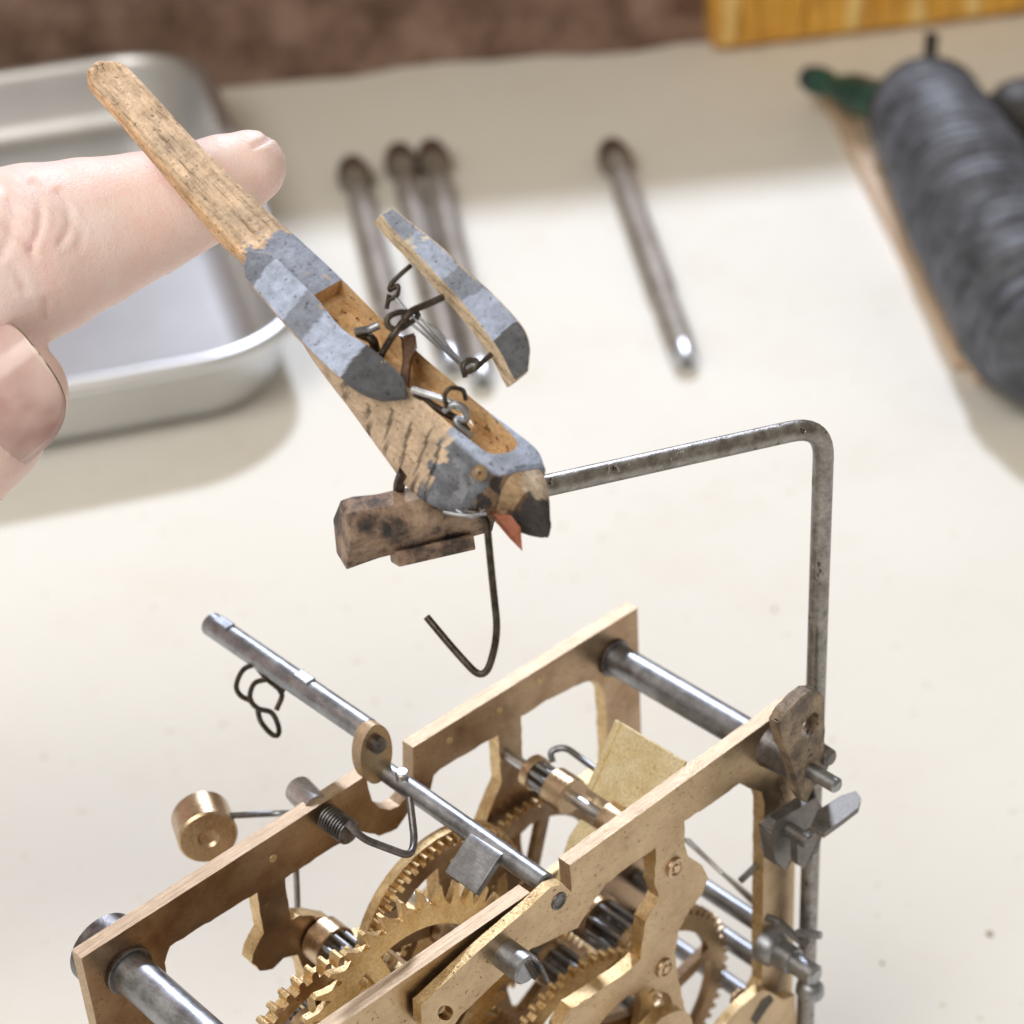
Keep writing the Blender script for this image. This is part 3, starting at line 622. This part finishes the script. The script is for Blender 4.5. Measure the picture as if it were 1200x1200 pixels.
def wR_col(p, n):
    t = (p-o1)@axr+nz(p, .5, 4)*.35+nz(p, 1.7, 2)*.15
    if n@RM[2] > -.88: return A(.70, .58, .43)
    if t < 3.4: return MG*1.35
    if 3.4 < t < 4.6 and nz(p, 1.0, 3) > .1: return A(.8, .78, .74)
    if 8.6 < t < 11.8: return MG*1.1
    if t > 16.6: return DG*1.5
    return LB*.92
wing('wing', rowsR, thR, wR_col, label='right wing lifted off the back on thin wires')
def bw(name, pts, r=.28, mm=None, parent=bird, seg=8, n=6):
    mb = MB(); mb.tube(smooth_path([UD(*p) for p in pts], n), r, seg); return link(name, mb, mm or WIRE, parent, 0, 60)
bw('wing_wire', [(482, 311, 210), (470, 321, 209.6), (460, 331, 209.4), (457, 340, 209.2), (466, 335, 209), (465, 346, 209), (456, 352, 209.2), (453, 362, 209.3), (456, 345, 209.1)], .24)
bw('wing_wire', [(520, 348, 209), (500, 357, 208.6), (482, 365, 208), (472, 378, 207.6), (460, 394, 207.5), (449, 412, 208.5), (446, 420, 211)], .36)
bw('wire_loop', [(484, 366, 208.2), (468, 366, 207.6), (455, 372, 207.4), (455, 382, 207.4), (466, 386, 207.6), (478, 380, 207.9), (490, 370, 208.4), (482, 362, 208.6)], .30)
bw('wing_wire', [(576, 415, 208.6), (566, 424, 208.2), (556, 432, 207.8), (545, 436, 207.6), (543, 428, 207.6), (552, 422, 207.8), (560, 425, 208)], .28)
bw('wire_loop', [(545, 442, 207.6), (543, 430, 207.4), (549, 422, 207.5), (559, 424, 207.6), (555, 434, 207.5)], .26)
for q in ([(470, 370, 208.2), (505, 398, 207.8), (544, 432, 207.8)], [(492, 372, 208.2), (520, 400, 207.8), (546, 430, 207.8)], [(464, 350, 208.6), (490, 378, 208), (540, 424, 207.8)], [(498, 378, 208.2), (508, 384, 208.2), (522, 398, 208)]):
    bw('link_wire', q, .15, STEEL)
bw('slot_wire', [(418, 388, 211), (432, 386, 209.8), (444, 381, 209.6)], .42, STEEL)
bw('slot_wire', [(420, 390, 211.6), (436, 398, 211), (440, 410, 212)], .5)
bw('slot_wire', [(482, 456, 207.6), (500, 462, 207.5), (525, 470, 207.2), (540, 480, 207.2)], .34, STEEL_L)
bw('slot_wire', [(486, 460, 208.2), (508, 476, 208.4), (536, 492, 208.4), (548, 506, 208.6)], .42)
bw('slot_wire', [(524, 478, 207), (521, 464, 206.8), (528, 455, 206.8), (542, 457, 207.2), (546, 468, 208)], .24)
bw('slot_wire', [(520, 482, 207.4), (532, 474, 207), (545, 480, 207), (546, 492, 207.4), (534, 492, 207.4), (540, 502, 207.4), (552, 512, 208)], .36, STEEL)
mb = MB(); mb.prism([[UD(u, v, 209.4) for u, v in ((470, 395), (484, 392), (487, 404), (480, 425), (476, 455), (468, 450), (472, 420))]], RM[2]*3, 0, 0); link('wing_lever', mb, surf('dark_brown_wood', (.10, .05, .03), (.24, .12, .07), None, 0, (.5, .7), .5, 2, .05), bird, .15, 30)
bw('pivot_pin', [(474, 552, 213), (468, 568, 216), (467, 584, 219.5)], .62)
mb = MB(); mb.tube(round_path([UD(548, 600, 209), UD(570, 604, 208.5), UD(573, 640, 209), UD(578, 690, 210), UD(584, 745, 211), UD(568, 800, 211.5), UD(535, 765, 212), UD(500, 723, 213)], 2.2, 8), .37, 12); link('hook_wire', mb, WIRE, bird, 0, 60)
for q in ([(520, 600, 208), (545, 604, 207.6), (570, 602, 207.6)], [(535, 598, 208), (552, 606, 207.6), (568, 598, 207.8)]): bw('twisted_wire', q, .2, STEEL)
UD = _UD
# ================================================================== THE HAND
hand = root('hand', UD(-60, 420, 228), 'bare hand at the left, index finger behind the bird tail, thumb bent below', 'hand')
hb = MB()
def chain(ps, m=hb):
    ps = [(UD(*p[:3]), p[3]) for p in ps]
    for (a, ra), (b, rb) in zip(ps[:-1], ps[1:]):
        L = np.linalg.norm(b-a); k = max(2, int(L/1.2)); m.tube([a+(b-a)*i/k for i in range(k+1)], [ra+(rb-ra)*i/k for i in range(k+1)], 28)
    for p, r in ps:
        m.lathe(p-A(0, 0, r), p+A(0, 0, r), [(r-r*math.cos(t), r*math.sin(t)) for t in np.linspace(.05, math.pi-.05, 15)], 28)
chain([(292, 196, 227.6, 4.1), (262, 212, 227.4, 5.1), (228, 229, 227, 5.8), (165, 253, 226.4, 6.9), (100, 274, 225.4, 8.2), (40, 294, 224, 9.4), (-10, 312, 223.6, 10.0), (-90, 330, 225, 9.2), (-200, 400, 231, 10.0), (-330, 470, 240, 12.)])
chain([(12, 462, 222.5, 6.2), (-30, 496, 223, 7.8), (-90, 545, 225, 8.6), (-190, 600, 230, 9.2), (-300, 640, 238, 12), (-420, 640, 246, 14)])
for i in range(3):
    o_ = 250+i*17; chain([(-330-i*10, 480+i*50, o_-4, 11), (-170-i*15, 470+i*30, o_, 8.3-i*.4), (-95, 520+i*30, o_+2, 7.6-i*.4), (-150, 600+i*20, o_+1, 7.2-i*.4), (-200, 610+i*20, o_, 6.2-i*.4)])
chain([(-330, 500, 244, 13), (-370, 600, 262, 14), (-400, 640, 278, 13), (-520, 640, 268, 17), (-420, 570, 256, 15)])
chain([(-520, 600, 262, 19), (-700, 660, 266, 21), (-1100, 760, 272, 23)])
hm = link('skin', hb, [], hand, ang=180)
rm = hm.modifiers.new('r', 'REMESH'); rm.mode = 'VOXEL'; rm.voxel_size = .48*S
sm = hm.modifiers.new('s', 'SMOOTH'); sm.factor = .5; sm.iterations = 14
bpy.context.view_layer.update(); dg = bpy.context.evaluated_depsgraph_get()
nm = bpy.data.meshes.new_from_object(hm.evaluated_get(dg)); hm.modifiers.clear(); hm.data = nm
n_ = len(nm.vertices); co = np.zeros(n_*3); nm.vertices.foreach_get('co', co); co = co.reshape(-1, 3)/S+ORG[hand.name]
no = np.zeros(n_*3); nm.vertices.foreach_get('normal', no); no = no.reshape(-1, 3)
cc_ = co@RM.T+TV; uv = 600+FPX*cc_[:, :2]/cc_[:, 2:3]; face = (no@RM[2]) < .1
disp = np.zeros(n_)
for pts, dep, w in (([(38, 214), (47, 240), (46, 268), (36, 292)], .22, 4), ([(4, 262), (22, 276), (34, 288), (40, 300)], .2, 4), ([(68, 224), (80, 246), (80, 268), (70, 286)], .16, 4), ([(10, 232), (14, 246), (24, 250)], .18, 4), ([(0, 300), (20, 318), (30, 340)], .14, 5),
                    ([(54, 352), (54, 374)], .14, 4), ([(296, 172), (310, 166), (322, 158)], .18, 3), ([(308, 150), (314, 158)], .16, 3), ([(88, 260), (96, 275), (92, 292)], .08, 4), ([(-20, 205), (5, 220), (14, 262), (0, 300), (-20, 310)], .14, 6)):
    P_ = smooth_path([A(*p) for p in pts], 10); P_ = np.array(P_); inb = face & (np.abs(uv[:, 0]-P_[:, 0].mean()) < 60) & (np.abs(uv[:, 1]-P_[:, 1].mean()) < 80)
    d_ = np.sqrt(((uv[inb][:, None, :]-P_[None])**2).sum(2)).min(1); disp[inb] -= 1.9*dep*np.exp(-(d_/w)**2)-.35*dep*np.exp(-((d_-w*2)/w)**2)
co = co+no*disp[:, None]
nm.vertices.foreach_set('co', ((co-ORG[hand.name])*S).ravel()); nm.polygons.foreach_set('use_smooth', [True]*len(nm.polygons)); nm.update()
m, N, L, P = mat('skin'); tc = N.new('ShaderNodeTexCoord'); c_ = tc.outputs['Object']
col = ramp(N, L, noise_n(N, L, c_, 130, 5, .65), [(.32, (.93, .68, .66)), (.66, (.96, .80, .79))])
wr = noise_n(N, L, c_, 420, 6, .75, (1.8, .8, 1)); vo = N.new('ShaderNodeTexVoronoi'); vo.inputs['Scale'].default_value = 1600; vo.feature = 'DISTANCE_TO_EDGE'; L.new(c_, vo.inputs['Vector'])
vr = ramp(N, L, vo.outputs['Distance'], [(0, g3(0)), (.12, g3(1))])
b1 = bump(N, L, vr, .02, .8); b2 = bump(N, L, wr, .14, 1., b1)
L.new(col, P.inputs['Base Color']); L.new(b2, P.inputs['Normal']); P.inputs['Roughness'].default_value = .46; P.inputs['Specular IOR Level'].default_value = .4
P.inputs['Subsurface Weight'].default_value = .32; P.inputs['Subsurface Radius'].default_value = (1, .35, .2); P.inputs['Subsurface Scale'].default_value = .0022
nm.materials.clear(); nm.materials.append(m)
# thumb nail: a curved plate on the near side of the thumb
nb_ = MB(); c0, c1 = UD(12, 462, 222.5), UD(-60, 520, 224); tax = nrm(c0-c1); tv = -nrm(RM[2]-tax*(RM[2]@tax)); tu = np.cross(tax, tv)
rows = []
for i in range(41):
    a = -16.0+23.2*math.sin(math.pi/2*i/40); w_ = 1.28*(max(0, 1-(max(0, a+2)/9.2)**2.6))**(1/2.4)+.01; row = []
    for k in range(15):
        th_ = -w_+2*w_*k/14; r_ = 7.25-max(0, a-1)*.13-max(0, -a-3)*-.06; row.append(c0+tax*a+(tv*math.cos(th_)+tu*math.sin(th_))*r_)
    rows.append(row)
vs = [p for r in rows for p in r]; fs = [(i*15+k, i*15+k+1, (i+1)*15+k+1, (i+1)*15+k) for i in range(40) for k in range(14)]
nb_.add(vs, fs, [1 if f[0]//15 > 35 else 0 for f in fs])
m, N, L, P = mat('finger_nail'); tc = N.new('ShaderNodeTexCoord')
col = ramp(N, L, noise_n(N, L, tc.outputs['Object'], 160, 3, .5), [(.35, (.50, .32, .31)), (.65, (.70, .54, .52))]); L.new(col, P.inputs['Base Color']); P.inputs['Roughness'].default_value = .2; P.inputs['Subsurface Weight'].default_value = .25; P.inputs['Subsurface Radius'].default_value = (1, .4, .3); P.inputs['Subsurface Scale'].default_value = .001
m2 = m.copy(); m2.name = 'nail_free_edge'; _e = [x_ for x_ in m2.node_tree.nodes if x_.type == 'VALTORGB'][0].color_ramp.elements; _e[0].color = (.62, .46, .42, 1); _e[1].color = (.76, .62, .57, 1)
no_ = link('thumb_nail', nb_, [m, m2], hand, 0, 60); fixn(no_); so_ = no_.modifiers.new('s', 'SOLIDIFY'); so_.thickness = .5*S; so_.offset = 0
q = MB(); q.tube([r[0] for r in rows[8:]]+[r[-1] for r in rows[8:]][::-1], .11, 6); link('nail_rim', q, surf('nail_grime', (.13, .09, .06), (.22, .16, .11), None, 0, (.5, .6)), no_, 0, 60)
# ================================================================== BENCH AND BACKGROUND
m, N, L, P = mat('cream_mat'); tc = N.new('ShaderNodeTexCoord'); c_ = tc.outputs['Object']
col = ramp(N, L, noise_n(N, L, c_, 9, 4, .5), [(.3, (.815, .80, .75)), (.7, (.86, .85, .81))])
col = mix(N, L, .6, col, ramp(N, L, noise_n(N, L, c_, 330, 3, .5), [(.27, (.72, .64, .52)), (.33, g3(1))]), 'MULTIPLY'); col = mix(N, L, .5, col, ramp(N, L, noise_n(N, L, c_, 28, 6, .7), [(.3, (.93, .90, .86)), (.5, g3(1))]), 'MULTIPLY')
L.new(col, P.inputs['Base Color']); P.inputs['Roughness'].default_value = .7; P.inputs['Specular IOR Level'].default_value = .2
L.new(bump(N, L, noise_n(N, L, c_, 60, 4, .6), .3, .5), P.inputs['Normal'])
mb = MB(); G = 40
vs = [A(-900+2400*i/G, -1000+2300*j/G, -95) for j in range(G+1) for i in range(G+1)]
fs = [(j*(G+1)+i, j*(G+1)+i+1, (j+1)*(G+1)+i+1, (j+1)*(G+1)+i) for j in range(G) for i in range(G)]
mb.add(vs, fs); table = link('table', mb, m, org=(0, 0, -95)); table['kind'] = 'structure'
# rusty brown board
b0, b1 = UZ(300, 98, -95), UZ(830, 49, -95); bd = nrm(b1-b0); bn = A(-bd[1], bd[0], 0); bn = bn if bn[1] > 0 else -bn
BROWN = shader_patches('mottled_brown_board', [(.35, (.13, .075, .052)), (.5, (.23, .145, .11)), (.66, (.33, .225, .18))], .6, .06, .5, .5)
mb = MB(); n = 60; pts = []
for i in range(n+1):
    q = b0-bd*230+bd*(920*i/n); pts.append((q, 2.5*math.sin(i*.9)+1.5*math.sin(i*2.3)))
vs = []
for q, w in pts: vs += [q-bn*w+A(0, 0, .3), q-bn*w*.4+A(0, 0, 6), q-bn*w*.2+A(0, 0, 150), q+bn*24+A(0, 0, 150), q+bn*24+A(0, 0, .3)]
fs = []
for i in range(n):
    for k in range(4): fs.append((i*5+k, (i+1)*5+k, (i+1)*5+k+1, i*5+k+1))
fs += [(0, 1, 2, 3, 4), tuple(n*5+k for k in (4, 3, 2, 1, 0))]
mb.add(vs, fs); o = link('wooden_board', mb, BROWN); fixn(o); tag(o, 'mottled dark brown board standing along the back of the bench', 'board')
# amber ribbed plastic
m, N, L, P = mat('amber_plastic'); tc = N.new('ShaderNodeTexCoord'); c_ = tc.outputs['Object']
L.new(ramp(N, L, noise_n(N, L, c_, 60, 3, .5), [(.3, (.62, .30, .03)), (.7, (.86, .48, .07))]), P.inputs['Base Color']); P.inputs['Roughness'].default_value = .12; P.inputs['Coat Weight'].default_value = .8; P.inputs['Subsurface Weight'].default_value = .3; P.inputs['Subsurface Scale'].default_value = .01
GLINT_AMB = m.copy(); GLINT_AMB.name = 'amber_glint'; _r = [x_ for x_ in GLINT_AMB.node_tree.nodes if x_.type == 'VALTORGB'][0].color_ramp.elements; _r[0].color = (.78, .46, .12, 1); _r[1].color = (.95, .70, .30, 1)  # lighter copy of the amber, glossy streaks put into the rib colour
am = root('ribbed_holder', UZ(1010, 60, -95), 'amber yellow ribbed plastic holder standing at the back right of the bench', 'plastic holder')
a0, a1 = UZ(838, 66, -95), UZ(1250, 16, -95); ad = nrm(a1-a0); an = A(-ad[1], ad[0], 0); an = an if an[1] > 0 else -an; LL = np.linalg.norm(a1-a0)
mb = MB(); mb.box((a0+a1)/2+A(0, 0, 30)+an*12, ad*LL/2, an*10, A(0, 0, 29.5)); link('shell', mb, m, am, 2.5, 30)
x = 5.
while x < LL-4:
    q = MB(); b = a0+ad*x+an*2.2; tilt = ad*random.uniform(-7, 7); q.tube([b+A(0, 0, 3.5), b+A(0, 0, 20)+tilt*.5, b+A(0, 0, 50)+tilt], [2.6, 3.3, 2.4], 14); link('rib', q, random.choice((m, m, GLINT_AMB)), am, 0, 60); x += random.uniform(7, 13)
# aluminium tray
m, N, L, P = mat('aluminium'); tc = N.new('ShaderNodeTexCoord'); c_ = tc.outputs['Object']
L.new(ramp(N, L, noise_n(N, L, c_, 15, 4, .6), [(.3, (.60, .61, .63)), (.7, (.74, .75, .77))]), P.inputs['Base Color']); P.inputs['Metallic'].default_value = 1; P.inputs['Roughness'].default_value = .40
L.new(bump(N, L, noise_n(N, L, c_, 120, 3, .6), .15, .4), P.inputs['Normal'])
tk = A(181, 222, 0); e1 = A(-.883, .469, 0); e2 = A(.469, .883, 0); W_, H_ = 260., 204.
prof = [(3.5, -76.5), (1.6, -77.3), (.3, -76.2), (0, -74.5), (.6, -73), (2.2, -72.4), (3.8, -73), (4.8, -74.8), (5.6, -78), (8, -88), (10, -91.5), (13.5, -93.2), (18, -93.6)]
mb = MB(); rings = []
def rrect(ins, z, rc):
    out = []; r_ = max(rc-ins, 3)
    for cx_, cy_, s0 in ((ins+r_, ins+r_, 180), (W_-ins-r_, ins+r_, 270), (W_-ins-r_, H_-ins-r_, 0), (ins+r_, H_-ins-r_, 90)):
        for k in range(13): a = math.radians(s0+90*k/12); out.append(tk+e1*(cx_+r_*math.cos(a))+e2*(cy_+r_*math.sin(a))+A(0, 0, z))
    return out
rings = [rrect(i, z, 30) for i, z in prof]; mm = len(rings[0]); vs = [p for r in rings for p in r]; fs = []
for i in range(len(rings)-1):
    for k in range(mm): k2 = (k+1) % mm; fs.append((i*mm+k, i*mm+k2, (i+1)*mm+k2, (i+1)*mm+k))
fs.append(tuple((len(rings)-1)*mm+k for k in range(mm)))
mb.add(vs, fs); o = link('metal_tray', mb, m, ang=70); fixn(o); so_ = o.modifiers.new('s', 'SOLIDIFY'); so_.thickness = .7*S; so_.offset = -1
tag(o, 'shallow aluminium tray with a rolled bright rim lying behind the hand', 'tray')
# punches lying on the mat
PUN = surf('dull_tool_steel', (.25, .215, .185), (.37, .335, .30), None, .45, (.42, .6), .1, .6, .1)
def punch(tp, bt, label, name='punch'):
    a, b = UZ(*tp, -91.8), UZ(*bt, -92.2); L_ = np.linalg.norm(b-a)
    r = root(name, (a+b)/2-A(0, 0, 3), label, 'steel punch', 'steel punches lying on the cream mat')
    d = nrm(b-a)
    q = MB(); q.lathe(a, b, [(0, .8), (2, 1.9), (7, 3.4), (14, 4.9), (18, 4.4), (21, 3.1), (25, 3.0), (30, 3.5), (L_*.72, 3.6), (L_*.76, 3.0), (L_*.80, 3.3), (L_*.93, 3.2), (L_-1, 2.5)], 32); link('shank', q, PUN, r, 0, 35)
    q = MB(); q.lathe(a+d*(L_-5.5), b, [(0, 3.2), (4.5, 2.9), (5.6, 2.5), (5.6, 1.3), (3.0, 1.2)], 28); link('bright_tip', q, STEEL_L, r, 0, 35)
    q = MB(); q.cyl(a+d*(L_-2.3), a+d*(L_-.6), 1.35, 20, .02); link('hole_shade', q, WIRE, r, 0, 35)  # dark plug in the tip, drawn as the shade of its bore
    q = MB(); q.lathe(a+d*6, a+d*14, [(-3, 2.4), (1, 4.1), (6, 5.0), (9, 5.1), (11, 4.7)], 28); link('head_collar', q, surf('brown_collar', (.11, .075, .06), (.2, .14, .11), None, .6, (.4, .6), .2, 1, .05), r, 0, 35)
punch((713, 165), (805, 424), 'steel punch lying alone on the mat to the right of the raised wing')
punch((410, 185), (470, 420), 'leftmost of the three punches lying close together behind the bird')
punch((465, 170), (530, 430), 'middle punch of the three lying close together behind the bird')
punch((503, 166), (566, 446), 'punch nearest the raised wing, rightmost of the three close together')
# ribbed grey roll
m, N, L, P = mat('grey_wound_cord'); tc = N.new('ShaderNodeTexCoord'); c_ = tc.outputs['Object']
L.new(ramp(N, L, noise_n(N, L, c_, 120, 5, .7), [(.35, (.035, .038, .046)), (.68, (.16, .175, .22))]), P.inputs['Base Color']); P.inputs['Roughness'].default_value = .45; L.new(bump(N, L, noise_n(N, L, c_, 300, 4, .7), .6), P.inputs['Normal'])
r0, r1 = UZ(1078, 120, -78), UZ(1235, 408, -76); d = nrm(r1-r0); LL = np.linalg.norm(r1-r0)
roll = root('cord_roll', (r0+r1)/2-A(0, 0, 17), 'thick dark grey roll of tightly wound ribbed cord lying at the right edge', 'cord roll')
q = MB(); pr = [(0, 4), (1.5, 9)]; x = 3.
while x < LL: k = 15.0+3.2*min(1, x/60)-(0 if x < LL-15 else (x-LL+15)*.3); pr += [(x, k-1.3), (x+1.2, k), (x+2.6, k+random.uniform(.1, .6)), (x+4.0, k-.2)]; x += 5.0
pr += [(LL+2, 8)]
q.lathe(r0, r1, pr, 48); 
for i, v in enumerate(q.v): q.v[i] = v+A(0, 0, 1)*0.5*nz(v, .08)+d*1.6*nz(v, .05, 3)
link('winding', q, m, roll, 0, 40)
q = MB(); q.lathe(r0-d*2, r0+d*9, [(0, 8), (2, 13.5), (9, 16.2), (11, 15)], 40); link('end_cap', q, shader_patches('dark_cap', [(.4, (.03, .025, .025)), (.6, (.07, .055, .05))], .5, .1), roll, 0, 40)
GREEN = shader_patches('green_paint', [(.4, (.015, .05, .04)), (.6, (.03, .10, .07))], .35, .1)
g0, g1 = UZ(950, 92, -84), UZ(1052, 128, -80); gh = root('green_handle', (g0+g1)/2-A(0, 0, 5), 'dark green tool handle with a dark tip poking out left of the grey roll', 'tool handle')
L_ = np.linalg.norm(g1-g0); q = MB(); q.lathe(g0, g1, [(0, 2), (1, 4), (7, 4.4), (9, 3.4), (12, 3.6), (20, 5.8), (L_, 6.5)], 28); link('grip', q, GREEN, gh, 0, 40)
q = MB(); q.lathe(g0-nrm(g1-g0)*2, g1, [(0, 1), (.7, 3.6), (5, 4.5), (6, 4.1)], 28); link('tip', q, shader_patches('blue_black_tip', [(.4, (.02, .035, .05)), (.6, (.04, .06, .08))], .35, .1), gh, 0, 40)
PALE = shader_patches('pale_pine', [(.35, (.60, .44, .31)), (.65, (.74, .58, .44))], .6, .03, .5, .1)
def strip(p, q_, w, h, label):
    a, b = UZ(*p, -95+h), UZ(*q_, -95+h); d = nrm(b-a); s = A(-d[1], d[0], 0)
    q = MB(); q.box((a+b)/2, (b-a)/2, s*w, A(0, 0, h-.3)); o = link('wooden_strip', q, PALE, bevel=.5); fixn(o); tag(o, label, 'wooden strip')
strip((972, 108), (1132, 425), 2.8, 2.4, 'long thin pale wooden strip lying beside the grey roll')
strip((1085, 300), (1152, 445), 2.0, 1.6, 'short pale wooden strip half under the grey roll, nearer the camera')
DK = shader_patches('black_rubber', [(.4, (.018, .016, .016)), (.6, (.05, .045, .04))], .5, .1)
q = MB(); a, b = UZ(1088, 92, -80), UZ(1092, 40, -70); q.tube([a, b], 2.0, 16); o = link('dark_rod', q, DK); tag(o, 'short dark rod standing between the grey roll and the amber holder', 'rod')
q = MB(); p = UZ(1203, 145, -83); q.lathe(p-A(0, 0, 12), p+A(0, 0, 12), [(0, 9), (1, 11), (6, 12), (12, 12.4), (18, 12), (22, 9), (24, 5)], 36); o = link('black_knob', q, DK, ang=60); tag(o, 'black rounded knob cut by the right edge of the picture', 'knob')
# crumbs on the mat
CR = shader_patches('brass_crumb', [(.4, (.35, .27, .2)), (.6, (.55, .45, .35))], .6, .5)
for (u, v, r_, lb) in ((1160, 1093, .8, 'tiny brown crumb on the mat at the lower right'), (1034, 1127, .4, 'tiny crumb on the mat right beside the tall wire lever'), (908, 713, .55, 'tiny tan crumb on the mat left of the tall wire lever')):
    c0 = UZ(u, v, -94.6); q = MB(); vs = [c0+A(math.cos(k)*r_*random.uniform(.6, 1.2), math.sin(k)*r_*random.uniform(.6, 1.2), -.3) for k in range(6)]+[c0+A(0, 0, r_*.5)]
    q.add(vs, [(k, (k+1) % 6, 6) for k in range(6)]+[(5, 4, 3, 2, 1, 0)]); o = link('crumb', q, CR); tag(o, lb, 'crumb')
